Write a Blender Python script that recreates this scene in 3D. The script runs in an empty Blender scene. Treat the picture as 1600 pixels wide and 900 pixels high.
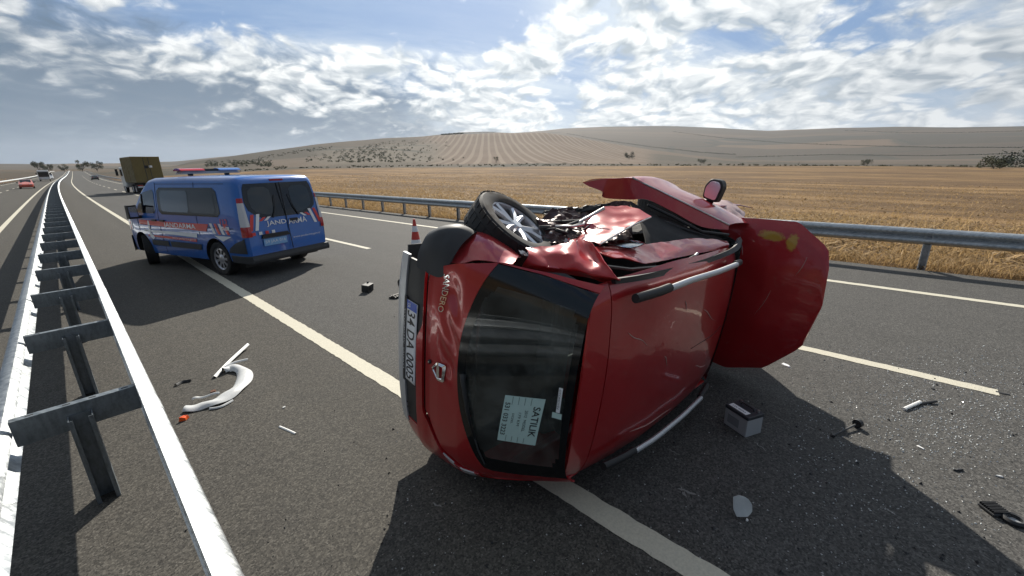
import bpy, bmesh, math, random
import numpy as np
from mathutils import Vector, Matrix, noise as mnoise
R = math.radians
random.seed(7); rng = np.random.default_rng(11)
scene = bpy.context.scene
COL = scene.collection

# ------------------------------------------------------------------ camera
# world frame: X = right of the carriageway, Y = along the road, Z = up, metres
FPX, CAM_H, PITCH, YAW, ROLL = 647.56, 2.1091, 0.287327, 0.814496, -0.022473
FW = np.array([math.sin(YAW)*math.cos(PITCH), math.cos(YAW)*math.cos(PITCH), -math.sin(PITCH)])
_r = np.array([math.cos(YAW), -math.sin(YAW), 0.0]); _u = np.cross(_r, FW)
RT = _r*math.cos(ROLL) + _u*math.sin(ROLL)
UP = -_r*math.sin(ROLL) + _u*math.cos(ROLL)
CAMP = np.array([0, 0, CAM_H])
cd = bpy.data.cameras.new('camera'); cam = bpy.data.objects.new('camera', cd); COL.objects.link(cam)
cd.sensor_width = 36; cd.lens = FPX/1600*36; cd.clip_start = 0.05; cd.clip_end = 20000
cam.matrix_world = Matrix(((RT[0], UP[0], -FW[0], 0), (RT[1], UP[1], -FW[1], 0), (RT[2], UP[2], -FW[2], CAM_H), (0, 0, 0, 1)))
scene.camera = cam
scene.render.resolution_x = 1024; scene.render.resolution_y = 576

# ------------------------------------------------------------------ light
SUN_H, SUN_E = R(47.0), R(35.5)          # heading (clockwise from +Y) and elevation
SUNV = Vector((math.sin(SUN_H)*math.cos(SUN_E), math.cos(SUN_H)*math.cos(SUN_E), math.sin(SUN_E)))
sl = bpy.data.lights.new('sun', 'SUN'); sl.energy = 5.0; sl.angle = R(0.53); sl.color = (1.0, 0.93, 0.82)
so = bpy.data.objects.new('sun', sl); COL.objects.link(so)
so.rotation_euler = SUNV.to_track_quat('Z', 'Y').to_euler(); so.location = (0, 0, 30)
scene.view_settings.view_transform = 'Standard'; scene.view_settings.look = 'None'
scene.view_settings.exposure = 0.55; scene.view_settings.gamma = 1.0

# ---- node helper
class NT:
    def __init__(s, tree): s.t = tree; s.n = tree.nodes; s.l = tree.links
    def add(s, typ, **kw):
        n = s.n.new(typ)
        for k, v in kw.items():
            if k.startswith('i_'):
                key = k[2:]; key = int(key) if key.isdigit() else key.replace('_', ' ')
                s.set(n.inputs[key], v)
            else: setattr(n, k, v)
        return n
    def set(s, sock, v):
        if isinstance(v, bpy.types.NodeSocket): s.l.new(v, sock)
        else: sock.default_value = v
    def math(s, op, a, b=0.0, c=None, clamp=False):
        n = s.add('ShaderNodeMath', operation=op, use_clamp=clamp)
        s.set(n.inputs[0], a); s.set(n.inputs[1], b)
        if c is not None: s.set(n.inputs[2], c)
        return n.outputs[0]
    def vmath(s, op, a, b=(0, 0, 0)):
        n = s.add('ShaderNodeVectorMath', operation=op); s.set(n.inputs[0], a); s.set(n.inputs[1], b)
        return n.outputs['Value'] if op in ('DOT_PRODUCT', 'LENGTH') else n.outputs[0]
    def sstep(s, v, a, b):
        n = s.add('ShaderNodeMapRange', interpolation_type='SMOOTHSTEP')
        s.set(n.inputs[0], v); s.set(n.inputs[1], a); s.set(n.inputs[2], b); n.inputs[3].default_value = 0; n.inputs[4].default_value = 1
        return n.outputs[0]
    def mix(s, fac, a, b, blend='MIX'):
        n = s.add('ShaderNodeMix', data_type='RGBA', blend_type=blend)
        s.set(n.inputs[0], fac); s.set(n.inputs[6], a); s.set(n.inputs[7], b); return n.outputs[2]
    def noise(s, vec, scale, detail=4, rough=0.5, lac=2.0):
        n = s.add('ShaderNodeTexNoise'); s.set(n.inputs['Vector'], vec); n.inputs['Scale'].default_value = scale
        n.inputs['Detail'].default_value = detail; n.inputs['Roughness'].default_value = rough; n.inputs['Lacunarity'].default_value = lac
        return n.outputs[0]
    def comb(s, x, y, z):
        n = s.add('ShaderNodeCombineXYZ'); s.set(n.inputs[0], x); s.set(n.inputs[1], y); s.set(n.inputs[2], z); return n.outputs[0]
    def sep(s, v):
        n = s.add('ShaderNodeSeparateXYZ'); s.set(n.inputs[0], v); return n.outputs
    def ramp(s, fac, stops):
        n = s.add('ShaderNodeValToRGB'); s.set(n.inputs[0], fac); e = n.color_ramp.elements
        while len(e) < len(stops): e.new(0.5)
        for el, (p, c) in zip(e, stops): el.position = p; el.color = (c if len(c) == 4 else (*c, 1))
        return n.outputs[0]

def c4(r, g, b): return (r, g, b, 1)

# ------------------------------------------------------------------ world: physical sky with cloud layers
def make_world():
    w = bpy.data.worlds.new('World'); scene.world = w; w.use_nodes = True
    t = NT(w.node_tree); t.n.clear()
    out = t.add('ShaderNodeOutputWorld'); bg = t.add('ShaderNodeBackground'); t.l.new(bg.outputs[0], out.inputs[0])
    sky = t.add('ShaderNodeTexSky'); sky.sky_type = 'NISHITA'; sky.sun_disc = False
    sky.sun_elevation = SUN_E; sky.sun_rotation = SUN_H; sky.air_density = 1.0; sky.dust_density = 1.2; sky.ozone_density = 1.5
    d = t.vmath('NORMALIZE', t.add('ShaderNodeTexCoord').outputs['Generated'])
    x, y, z = t.sep(d)
    # azimuth frame of the sun: a = to the side (right +), b = towards the sun
    ch, sh = math.cos(SUN_H), math.sin(SUN_H)
    a = t.math('SUBTRACT', t.math('MULTIPLY', x, ch), t.math('MULTIPLY', y, sh))
    b = t.math('ADD', t.math('MULTIPLY', x, sh), t.math('MULTIPLY', y, ch))
    az = t.math('ARCTAN2', a, b)                 # radians right of the sun's azimuth
    el = t.math('ARCSINE', z)
    zz = t.math('ADD', t.math('MAXIMUM', z, -0.05), 0.30)
    px = t.math('DIVIDE', a, zz); py = t.math('DIVIDE', b, zz)
    sa = t.math('ARCCOSINE', t.vmath('DOT_PRODUCT', d, tuple(SUNV)))     # angle to the sun
    glow = t.math('EXPONENT', t.math('MULTIPLY', t.math('POWER', t.math('DIVIDE', sa, 1.0), 2.0), -1.0))
    P = t.comb(t.math('MULTIPLY', px, 1.55), t.math('MULTIPLY', py, 1.35), 0.0)
    warp = t.noise(P, 1.6, 4); warp2 = t.noise(t.vmath('ADD', P, (7.3, 2.1, 0.0)), 1.6, 4)
    Pw = t.vmath('ADD', P, t.comb(t.math('MULTIPLY', warp, 0.55), t.math('MULTIPLY', warp2, 0.40), 0.0))
    def puff(vec, det):
        v = t.add('ShaderNodeTexVoronoi', feature='F1'); t.set(v.inputs['Vector'], vec); v.inputs['Scale'].default_value = 6.5
        v.inputs['Detail'].default_value = 1.0; v.inputs['Roughness'].default_value = 0.5
        return t.math('ADD', t.math('MULTIPLY', t.noise(vec, 2.1, det, 0.60), 0.86), t.math('MULTIPLY', t.math('SUBTRACT', 0.9, v.outputs['Distance']), 0.14))
    n1 = puff(Pw, 11); n1b = puff(t.vmath('ADD', Pw, (0.02, -0.075, 0.0)), 4)
    big = t.noise(P, 0.75, 2)
    cov = t.math('ADD', n1, t.math('MULTIPLY', t.math('SUBTRACT', big, 0.5), 0.40))
    # open blue high up, left of the sun
    openb = t.math('MULTIPLY', t.sstep(t.math('ADD', el, t.math('MULTIPLY', az, 0.05)), 0.20, 0.27), t.math('MULTIPLY', t.sstep(az, -0.66, -0.50), t.math('SUBTRACT', 1.0, t.sstep(az, 0.00, 0.16))))
    side = t.sstep(az, 0.5, 0.75)
    cov = t.math('SUBTRACT', t.math('SUBTRACT', cov, t.math('MULTIPLY', openb, 0.23)), t.math('MULTIPLY', side, 0.03))
    dens = t.sstep(cov, 0.31, 0.445)
    lit = t.math('ADD', 0.52, t.math('MULTIPLY', t.math('SUBTRACT', n1, n1b), 5.6), clamp=True)
    # --- thin streaky high cloud
    S = t.comb(t.math('ADD', t.math('MULTIPLY', px, 0.9), t.math('MULTIPLY', py, 0.7)), t.math('SUBTRACT', t.math('MULTIPLY', py, 3.2), t.math('MULTIPLY', px, 1.3)), 3.0)
    n2 = t.noise(S, 0.9, 8, 0.62)
    cir = t.math('MULTIPLY', t.sstep(n2, 0.38, 0.66), t.math('SUBTRACT', 1.0, t.math('MULTIPLY', openb, 0.80)))
    # --- colours (radiance before the Background strength)
    wht = t.mix(glow, c4(2.6, 2.9, 3.3), c4(13.6, 13.6, 13.0))
    drk = t.mix(glow, c4(1.1, 1.45, 1.9), c4(5.0, 5.7, 6.2))
    cum = t.mix(lit, drk, wht)
    base = t.mix(0.78, sky.outputs[0], t.mix(glow, c4(0.5, 1.2, 2.7), c4(1.2, 2.9, 5.8)))
    hz = t.math('SUBTRACT', 1.0, t.sstep(el, 0.0, 0.22))
    base = t.mix(t.math('MULTIPLY', hz, 0.6), base, t.mix(glow, c4(1.5, 2.2, 3.1), c4(6.2, 7.4, 8.2)))
    c1 = t.mix(t.math('MULTIPLY', cir, 0.65), base, t.mix(glow, c4(1.9, 2.3, 2.9), c4(9.4, 10.1, 10.3)))
    c2 = t.mix(t.math('MULTIPLY', dens, 0.90), c1, cum)
    # --- rain bank standing on the left of the sun, low over the road ahead
    edge = t.math('ADD', az, t.math('MULTIPLY', t.math('SUBTRACT', t.noise(P, 1.2, 6, 0.6), 0.5), 0.7))
    top = t.math('ADD', el, t.math('MULTIPLY', t.math('SUBTRACT', n1, 0.47), 0.55))
    slope = t.math('ADD', 0.100, t.math('MULTIPLY', az, -0.10))
    bank = t.math('MULTIPLY', t.math('SUBTRACT', 1.0, t.sstep(edge, -0.34, 0.04)), t.math('SUBTRACT', 1.0, t.sstep(t.math('SUBTRACT', top, slope), -0.055, 0.055)))
    bcol = t.mix(t.sstep(n1, 0.40, 0.70), c4(1.05, 1.7, 2.5), c4(1.7, 2.4, 3.2))
    bcol = t.mix(t.sstep(el, 0.0, 0.07), c4(1.25, 1.95, 2.8), bcol)
    c3 = t.mix(t.math('MULTIPLY', bank, 0.94), c2, bcol)
    t.l.new(c3, bg.inputs[0]); bg.inputs[1].default_value = 0.075
make_world()

# ------------------------------------------------------------------ materials
MATS = {}
def mat(name, col=(0.5, 0.5, 0.5), rough=0.5, metal=0.0, spec=0.5, coat=0.0, var=0.0, vscale=6.0, bump=0.0, bscale=60.0, emis=None, dirt=None):
    if name in MATS: return MATS[name]
    m = bpy.data.materials.new(name); m.use_nodes = True; t = NT(m.node_tree)
    b = t.n['Principled BSDF']
    b.inputs['Base Color'].default_value = (*col, 1); b.inputs['Roughness'].default_value = rough; b.inputs['Metallic'].default_value = metal
    b.inputs['Specular IOR Level'].default_value = spec; b.inputs['Coat Weight'].default_value = coat; b.inputs['Coat Roughness'].default_value = 0.06
    if var or bump or dirt:
        pos = t.add('ShaderNodeTexCoord').outputs['Object']
    if var:
        n = t.noise(pos, vscale, 6, 0.6)
        hi = tuple(min(1, c*(1+var)) for c in col); lo = tuple(c*(1-var) for c in col)
        c = t.mix(n, c4(*lo), c4(*hi)); t.l.new(c, b.inputs['Base Color'])
        r = t.math('ADD', rough-0.08, t.math('MULTIPLY', n, 0.16)); t.l.new(r, b.inputs['Roughness'])
    if dirt:
        src = b.inputs['Base Color'].links[0].from_socket if b.inputs['Base Color'].is_linked else c4(*col)
        n = t.sstep(t.noise(pos, dirt[0], 8, 0.7), dirt[1], dirt[1]+0.16)
        t.l.new(t.mix(t.math('MULTIPLY', n, dirt[2]), src, c4(0.16, 0.13, 0.10)), b.inputs['Base Color'])
        t.l.new(t.math('ADD', rough, t.math('MULTIPLY', n, 0.45)), b.inputs['Roughness'])
    if bump:
        bn = t.add('ShaderNodeBump'); bn.inputs['Strength'].default_value = bump; bn.inputs['Distance'].default_value = 0.01
        t.l.new(t.noise(pos, bscale, 4, 0.6), bn.inputs['Height']); t.l.new(bn.outputs[0], b.inputs['Normal'])
    if emis:
        b.inputs['Emission Color'].default_value = (*emis, 1); b.inputs['Emission Strength'].default_value = 1
    MATS[name] = m; return m

def glass(name, tint, refl=0.5, rough=0.02, film=0.0):
    if name in MATS: return MATS[name]
    m = bpy.data.materials.new(name); m.use_nodes = True; t = NT(m.node_tree); t.n.clear()
    o = t.add('ShaderNodeOutputMaterial'); tr = t.add('ShaderNodeBsdfTransparent'); tr.inputs[0].default_value = (*tint, 1)
    g = t.add('ShaderNodeBsdfGlossy'); g.inputs['Roughness'].default_value = rough; g.inputs[0].default_value = (0.9, 0.95, 1, 1)
    f = t.add('ShaderNodeFresnel'); f.inputs[0].default_value = 1.5
    mx = t.add('ShaderNodeMixShader'); t.l.new(t.math('MULTIPLY', f.outputs[0], refl*2, clamp=True), mx.inputs[0])
    t.l.new(tr.outputs[0], mx.inputs[1]); t.l.new(g.outputs[0], mx.inputs[2]); res = mx.outputs[0]
    if film:                                   # dust lying on the pane
        df = t.add('ShaderNodeBsdfDiffuse'); df.inputs[0].default_value = (0.34, 0.37, 0.34, 1); m2 = t.add('ShaderNodeMixShader')
        n = t.noise(t.add('ShaderNodeTexCoord').outputs['Object'], 5.0, 7, 0.65); t.l.new(t.math('MULTIPLY', t.sstep(n, 0.25, 0.8), film), m2.inputs[0]); t.l.new(res, m2.inputs[1]); t.l.new(df.outputs[0], m2.inputs[2]); res = m2.outputs[0]
    t.l.new(res, o.inputs[0])
    MATS[name] = m; return m

def asphalt():
    m = bpy.data.materials.new('asphalt'); m.use_nodes = True; t = NT(m.node_tree); b = t.n['Principled BSDF']
    pos = t.add('ShaderNodeNewGeometry').outputs['Position']; x, y, z = t.sep(pos)
    fine = t.noise(pos, 95, 3, 0.7); mid = t.noise(pos, 3.0, 5, 0.6)
    v = t.add('ShaderNodeTexVoronoi'); t.l.new(pos, v.inputs['Vector']); v.inputs['Scale'].default_value = 85
    stone = t.sep(v.outputs['Color'])[0]
    g = t.ramp(t.math('ADD', t.math('MULTIPLY', fine, 0.65), t.math('MULTIPLY', stone, 0.35)), [(0.26, (0.024, 0.024, 0.0235)), (0.44, (0.050, 0.049, 0.047)), (0.60, (0.074, 0.072, 0.068)), (0.80, (0.135, 0.132, 0.125))])
    streak = t.noise(t.comb(t.math('MULTIPLY', x, 1.6), t.math('MULTIPLY', y, 0.06), 0.0), 1.0, 4, 0.55)
    big = t.math('ADD', t.math('ADD', 0.84, t.math('MULTIPLY', t.sstep(x, 1.7, 2.2), 0.12)), t.math('ADD', t.math('MULTIPLY', mid, 0.22), t.math('MULTIPLY', streak, 0.34)))
    g = t.mix(1.0, g, t.comb(big, big, big), 'MULTIPLY')
    dust = t.math('MULTIPLY', t.math('SUBTRACT', 1.0, t.sstep(x, 1.6, 2.3)), t.math('ADD', 0.35, t.math('MULTIPLY', mid, 0.5)))
    g = t.mix(dust, g, t.mix(1.0, g, c4(1.06, 1.0, 0.89), 'MULTIPLY'))
    # brownish patches left by leaked fluid
    st = t.math('MULTIPLY', t.sstep(t.noise(pos, 1.1, 6, 0.65), 0.60, 0.74), 0.4)
    g = t.mix(st, g, t.mix(1.0, g, c4(0.6, 0.57, 0.53), 'MULTIPLY'))
    t.l.new(g, b.inputs['Base Color'])
    t.l.new(t.math('ADD', 0.74, t.math('MULTIPLY', stone, 0.2)), b.inputs['Roughness']); b.inputs['Specular IOR Level'].default_value = 0.13
    bn = t.add('ShaderNodeBump'); bn.inputs['Strength'].default_value = 0.38; bn.inputs['Distance'].default_value = 0.006
    t.l.new(t.math('ADD', fine, t.math('MULTIPLY', stone, 0.6)), bn.inputs['Height']); t.l.new(bn.outputs[0], b.inputs['Normal'])
    return m

def roadpaint():
    m = bpy.data.materials.new('road_paint'); m.use_nodes = True; t = NT(m.node_tree); b = t.n['Principled BSDF']
    pos = t.add('ShaderNodeNewGeometry').outputs['Position']
    f = t.noise(pos, 70, 3, 0.7); w = t.noise(pos, 9, 6, 0.7)
    c = t.mix(f, c4(0.34, 0.325, 0.265), c4(0.66, 0.62, 0.50))
    wear = t.sstep(t.math('ADD', t.math('MULTIPLY', w, 0.6), t.math('MULTIPLY', f, 0.5)), 0.66, 0.76)
    c = t.mix(t.math('MULTIPLY', wear, 0.75), c, c4(0.10, 0.10, 0.095))
    t.l.new(c, b.inputs['Base Color']); b.inputs['Roughness'].default_value = 0.7; b.inputs['Specular IOR Level'].default_value = 0.3
    bn = t.add('ShaderNodeBump'); bn.inputs['Strength'].default_value = 0.5; bn.inputs['Distance'].default_value = 0.005
    t.l.new(f, bn.inputs['Height']); t.l.new(bn.outputs[0], b.inputs['Normal'])
    return m

def galvanised(name='galvanised_steel', lo=(0.30, 0.325, 0.345), hi=(0.55, 0.575, 0.585), metal=0.85):
    m = bpy.data.materials.new(name); m.use_nodes = True; t = NT(m.node_tree); b = t.n['Principled BSDF']
    pos = t.add('ShaderNodeNewGeometry').outputs['Position']; x, y, z = t.sep(pos)
    st = t.noise(t.comb(t.math('MULTIPLY', x, 22.0), t.math('ADD', t.math('MULTIPLY', y, 34.0), t.math('MULTIPLY', x, 60.0)), t.math('MULTIPLY', z, 22.0)), 0.6, 5, 0.65); sp = t.noise(pos, 60, 3, 0.6)
    k = t.sstep(t.math('ADD', t.math('MULTIPLY', st, 0.75), t.math('MULTIPLY', sp, 0.25)), 0.34, 0.64)
    stain = t.math('MULTIPLY', t.sstep(t.noise(pos, 5.0, 6, 0.7), 0.55, 0.75), 0.35)
    c = t.mix(stain, t.mix(k, c4(*lo), c4(*hi)), c4(*[v*0.8 for v in lo]))
    t.l.new(c, b.inputs['Base Color']); b.inputs['Metallic'].default_value = metal
    t.l.new(t.math('ADD', 0.42, t.math('ADD', t.math('MULTIPLY', k, 0.18), t.math('MULTIPLY', stain, 0.3))), b.inputs['Roughness'])
    return m

def car_paint(name, col, flake=0.25, scratches=0.0):
    m = bpy.data.materials.new(name); m.use_nodes = True; t = NT(m.node_tree); b = t.n['Principled BSDF']
    pos = t.add('ShaderNodeTexCoord').outputs['Object']
    n = t.noise(pos, 3.0, 4, 0.6)
    c = t.mix(n, c4(*[v*0.82 for v in col]), c4(*[min(1, v*1.15) for v in col]))
    d = t.sstep(t.noise(pos, 7.0, 8, 0.72), 0.56, 0.78)            # dust film
    c = t.mix(t.math('MULTIPLY', d, 0.30), c, c4(0.24, 0.17, 0.13))
    if scratches:
        s = t.noise(t.vmath('MULTIPLY', pos, (60, 4, 12)), 1.0, 6, 0.7)
        c = t.mix(t.math('MULTIPLY', t.sstep(s, 0.66, 0.74), scratches), c, c4(0.5, 0.42, 0.38))
    t.l.new(c, b.inputs['Base Color']); b.inputs['Metallic'].default_value = flake
    t.l.new(t.math('ADD', 0.28, t.math('MULTIPLY', d, 0.3)), b.inputs['Roughness'])
    b.inputs['Coat Weight'].default_value = 0.8; t.l.new(t.math('ADD', 0.03, t.math('MULTIPLY', d, 0.22)), b.inputs['Coat Roughness'])
    bn = t.add('ShaderNodeBump'); bn.inputs['Strength'].default_value = 0.05; bn.inputs['Distance'].default_value = 0.02
    t.l.new(t.noise(pos, 6, 3), bn.inputs['Height']); t.l.new(bn.outputs[0], b.inputs['Coat Normal'])
    return m

def straw_mat(name, base, tip):
    m = bpy.data.materials.new(name); m.use_nodes = True; t = NT(m.node_tree); b = t.n['Principled BSDF']
    a = t.add('ShaderNodeAttribute'); a.attribute_name = 'tone'
    c = t.mix(a.outputs['Fac'], c4(*base), c4(*tip)); t.l.new(c, b.inputs['Base Color']); b.inputs['Roughness'].default_value = 0.7
    b.inputs['Specular IOR Level'].default_value = 0.25
    t.n.remove  # keep principled; add a little light through the blades
    tl = t.add('ShaderNodeBsdfTranslucent'); t.l.new(c, tl.inputs[0]); mx = t.add('ShaderNodeMixShader'); mx.inputs[0].default_value = 0.4
    o = t.n['Material Output']; t.l.new(b.outputs[0], mx.inputs[1]); t.l.new(tl.outputs[0], mx.inputs[2]); t.l.new(mx.outputs[0], o.inputs[0])
    return m

ASPH, PAINT, GALV = asphalt(), roadpaint(), galvanised()
GALV_D = galvanised('shaded_steel', (0.15, 0.175, 0.195), (0.24, 0.27, 0.295), 0.85)  # darker copy of the rail steel, shade on posts and arms put into its colour
RED = car_paint('red_car_paint', (0.39, 0.013, 0.017), 0.2, 0.22)
RED_SCR = car_paint('scraped_red_paint', (0.38, 0.03, 0.034), 0.2, 0.6)
BLUE = car_paint('blue_van_paint', (0.010, 0.118, 0.44), 0.05)
BLACKP = mat('black_plastic', (0.018, 0.019, 0.021), 0.55, var=0.3, vscale=12)
DGREY = mat('dark_grey_plastic', (0.035, 0.038, 0.042), 0.6, var=0.25, vscale=9)
RUBBER = mat('tyre_rubber', (0.016, 0.016, 0.017), 0.75, var=0.4, vscale=20, dirt=(6, 0.5, 0.35))
ALLOY = mat('wheel_alloy', (0.62, 0.63, 0.66), 0.32, metal=0.75, var=0.15)
SILVER = mat('silver_plastic', (0.50, 0.52, 0.54), 0.38, metal=0.45, var=0.12)
CHROME = mat('chrome', (0.8, 0.82, 0.85), 0.12, metal=1.0)
DARK = mat('dark_interior', (0.012, 0.012, 0.013), 0.8)
UNDER = mat('underbody', (0.03, 0.028, 0.027), 0.75, var=0.5, vscale=8, bump=0.4, bscale=30)
WHITEP = mat('white_plastic', (0.72, 0.72, 0.70), 0.45, var=0.1)
WHITE = mat('white_vinyl', (0.78, 0.79, 0.80), 0.4, var=0.06)
REDV = mat('red_vinyl', (0.62, 0.05, 0.045), 0.4, var=0.08)
BARE = mat('bare_metal', (0.55, 0.54, 0.53), 0.35, metal=0.9, var=0.3, vscale=20)
LENSR = mat('red_lens', (0.36, 0.01, 0.015), 0.12, coat=0.6)
LENSW = mat('clear_lens', (0.55, 0.55, 0.56), 0.12, coat=0.6)
INK = mat('black_ink', (0.012, 0.012, 0.014), 0.5)
GL_D = glass('dark_tinted_glass', (0.46, 0.53, 0.49), 0.5, 0.02, 0.22)
GL_V = glass('van_tinted_glass', (0.16, 0.19, 0.20), 0.9)
GL_C = glass('clear_glass', (0.72, 0.80, 0.78), 0.9)
FRIT = mat('glass_black_border', (0.006, 0.007, 0.008), 0.08, spec=0.6)

# ------------------------------------------------------------------ mesh helpers
def tag(o, label=None, cat=None, group=None, kind=None):
    if label: o['label'] = label
    if cat: o['category'] = cat
    if group: o['group'] = group
    if kind: o['kind'] = kind
    return o
def empty(name, loc=(0, 0, 0), rz=0.0, label=None, cat=None, group=None):
    o = bpy.data.objects.new(name, None); COL.objects.link(o); o.location = loc; o.rotation_euler = (0, 0, rz); o.empty_display_size = 0.2
    return tag(o, label, cat, group)
class MB:
    def __init__(s): s.v = []; s.f = []; s.m = []
    def add(s, vs, fs, mi=0):
        b = len(s.v); s.v += [tuple(float(c) for c in p) for p in vs]; s.f += [tuple(b+i for i in f) for f in fs]; s.m += [mi]*len(fs); return s
    def box(s, c, d, rot=None, mi=0, taper=1.0):
        hx, hy, hz = d[0]/2, d[1]/2, d[2]/2
        vs = [Vector((x*hx*(taper if z > 0 else 1), y*hy*(taper if z > 0 else 1), z*hz)) for z in (-1, 1) for y in (-1, 1) for x in (-1, 1)]
        if rot is not None: vs = [rot @ v for v in vs]
        vs = [v+Vector(c) for v in vs]
        return s.add(vs, [(0, 2, 3, 1), (4, 5, 7, 6), (0, 1, 5, 4), (2, 6, 7, 3), (0, 4, 6, 2), (1, 3, 7, 5)], mi)
    def tube(s, pts, r, n=8, cap=True, mi=0):
        pts = [Vector(p) for p in pts]; rs = r if isinstance(r, (list, tuple)) else [r]*len(pts); rings = []
        for i, p in enumerate(pts):
            d = (pts[min(i+1, len(pts)-1)]-pts[max(i-1, 0)]).normalized()
            a = Vector((0, 0, 1)) if abs(d.z) < 0.9 else Vector((1, 0, 0))
            u = d.cross(a).normalized(); w = d.cross(u)
            rings.append([p+(u*math.cos(k*2*math.pi/n)+w*math.sin(k*2*math.pi/n))*rs[i] for k in range(n)])
        vs = [q for rg in rings for q in rg]; fs = []
        for i in range(len(pts)-1):
            for k in range(n): fs.append((i*n+k, i*n+(k+1) % n, (i+1)*n+(k+1) % n, (i+1)*n+k))
        if cap: fs.append(tuple(range(n-1, -1, -1))); fs.append(tuple((len(pts)-1)*n+k for k in range(n)))
        return s.add(vs, fs, mi)
    def prism(s, poly, d0, d1, fn, mi=0):
        """2-D polygon (u, v) extruded between depths d0 and d1; fn(u, v, d) -> point."""
        n = len(poly); vs = [fn(u, v, d0) for u, v in poly]+[fn(u, v, d1) for u, v in poly]
        return s.add(vs, [tuple(range(n)), tuple(range(2*n-1, n-1, -1))]+[(i, n+i, n+(i+1) % n, (i+1) % n) for i in range(n)], mi)
    def lathe(s, prof, n=32, mi=0, axis='y'):
        """profile (radius, height along the axis)"""
        vs = []
        for r, h in prof:
            for k in range(n):
                a = k*2*math.pi/n; c, q = r*math.cos(a), r*math.sin(a)
                vs.append((c, h, q) if axis == 'y' else (c, q, h))
        m = len(prof); fs = [(i*n+k, i*n+(k+1) % n, (i+1)*n+(k+1) % n, (i+1)*n+k) for i in range(m-1) for k in range(n)]
        return s.add(vs, fs, mi)
    def build(s, name, m, parent=None, smooth=False, loc=None, fixn=True, angle=None):
        me = bpy.data.meshes.new(name); me.from_pydata(s.v, [], s.f)
        ms = m if isinstance(m, (list, tuple)) else [m]
        for q in ms: me.materials.append(q)
        if len(ms) > 1: me.polygons.foreach_set('material_index', s.m)
        if fixn:
            bm = bmesh.new(); bm.from_mesh(me); bmesh.ops.recalc_face_normals(bm, faces=bm.faces); bm.to_mesh(me); bm.free()
        if smooth:
            me.polygons.foreach_set('use_smooth', [True]*len(me.polygons))
            if angle: me.set_sharp_from_angle(angle=R(angle))
        me.update()
        o = bpy.data.objects.new(name, me); COL.objects.link(o)
        if parent is not None: o.parent = parent
        if loc is not None: o.location = loc
        return o
def grid_mb(P, thick=0.0, closed=False):
    """P[i][j] points; optional thickness along the local normal, giving a closed sheet."""
    nu, nv = len(P), len(P[0]); V = np.array([[list(p) for p in r] for r in P], float); mb = MB()
    ids = lambda i, j, o: o+i*nv+j
    if thick:
        du = np.gradient(V, axis=0); dv = np.gradient(V, axis=1); N = np.cross(du, dv); L = np.linalg.norm(N, axis=2, keepdims=True); N = N/np.maximum(L, 1e-9)
        W = V-N*thick; b = nu*nv
        fs = [(ids(i, j, 0), ids(i+1, j, 0), ids(i+1, j+1, 0), ids(i, j+1, 0)) for i in range(nu-1) for j in range(nv-1)]
        fs += [(ids(i, j, b), ids(i, j+1, b), ids(i+1, j+1, b), ids(i+1, j, b)) for i in range(nu-1) for j in range(nv-1)]
        for i in range(nu-1):
            fs.append((ids(i, 0, 0), ids(i, 0, b), ids(i+1, 0, b), ids(i+1, 0, 0))); fs.append((ids(i, nv-1, 0), ids(i+1, nv-1, 0), ids(i+1, nv-1, b), ids(i, nv-1, b)))
        for j in range(nv-1):
            fs.append((ids(0, j, 0), ids(0, j+1, 0), ids(0, j+1, b), ids(0, j, b))); fs.append((ids(nu-1, j, 0), ids(nu-1, j, b), ids(nu-1, j+1, b), ids(nu-1, j+1, 0)))
        mb.add(list(V.reshape(-1, 3))+list(W.reshape(-1, 3)), fs)
    else:
        mb.add(list(V.reshape(-1, 3)), [(ids(i, j, 0), ids(i+1, j, 0), ids(i+1, j+1, 0), ids(i, j+1, 0)) for i in range(nu-1) for j in range(nv-1)])
    return mb
def row_patch(poly, fn, nz=8, nx=6):
    """convex polygon in (a, b): rows in b, mapped to 3-D by fn(a, b)."""
    bs = [p[1] for p in poly]; b0, b1 = min(bs), max(bs); rows = []
    for i in range(nz+1):
        b = b0+(b1-b0)*i/nz; b = min(max(b, b0+1e-5), b1-1e-5); xs = []
        for k in range(len(poly)):
            (xa, ya), (xb, yb) = poly[k], poly[(k+1) % len(poly)]
            if (ya-b)*(yb-b) <= 0 and abs(ya-yb) > 1e-9: xs.append(xa+(xb-xa)*(b-ya)/(yb-ya))
        rows.append([fn(min(xs)+(max(xs)-min(xs))*j/nx, b) for j in range(nx+1)])
    return rows
def round_poly(poly, r, n=4):
    out = []
    for i in range(len(poly)):
        p, a, b = Vector(poly[i]), Vector(poly[i-1]), Vector(poly[(i+1) % len(poly)])
        da, db = (a-p), (b-p); q = min(r, da.length*0.45, db.length*0.45); s, e = p+da.normalized()*q, p+db.normalized()*q
        for k in range(n+1):
            t = k/n; out.append(tuple((1-t)**2*s+2*t*(1-t)*p+t*t*e))
    return out
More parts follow.
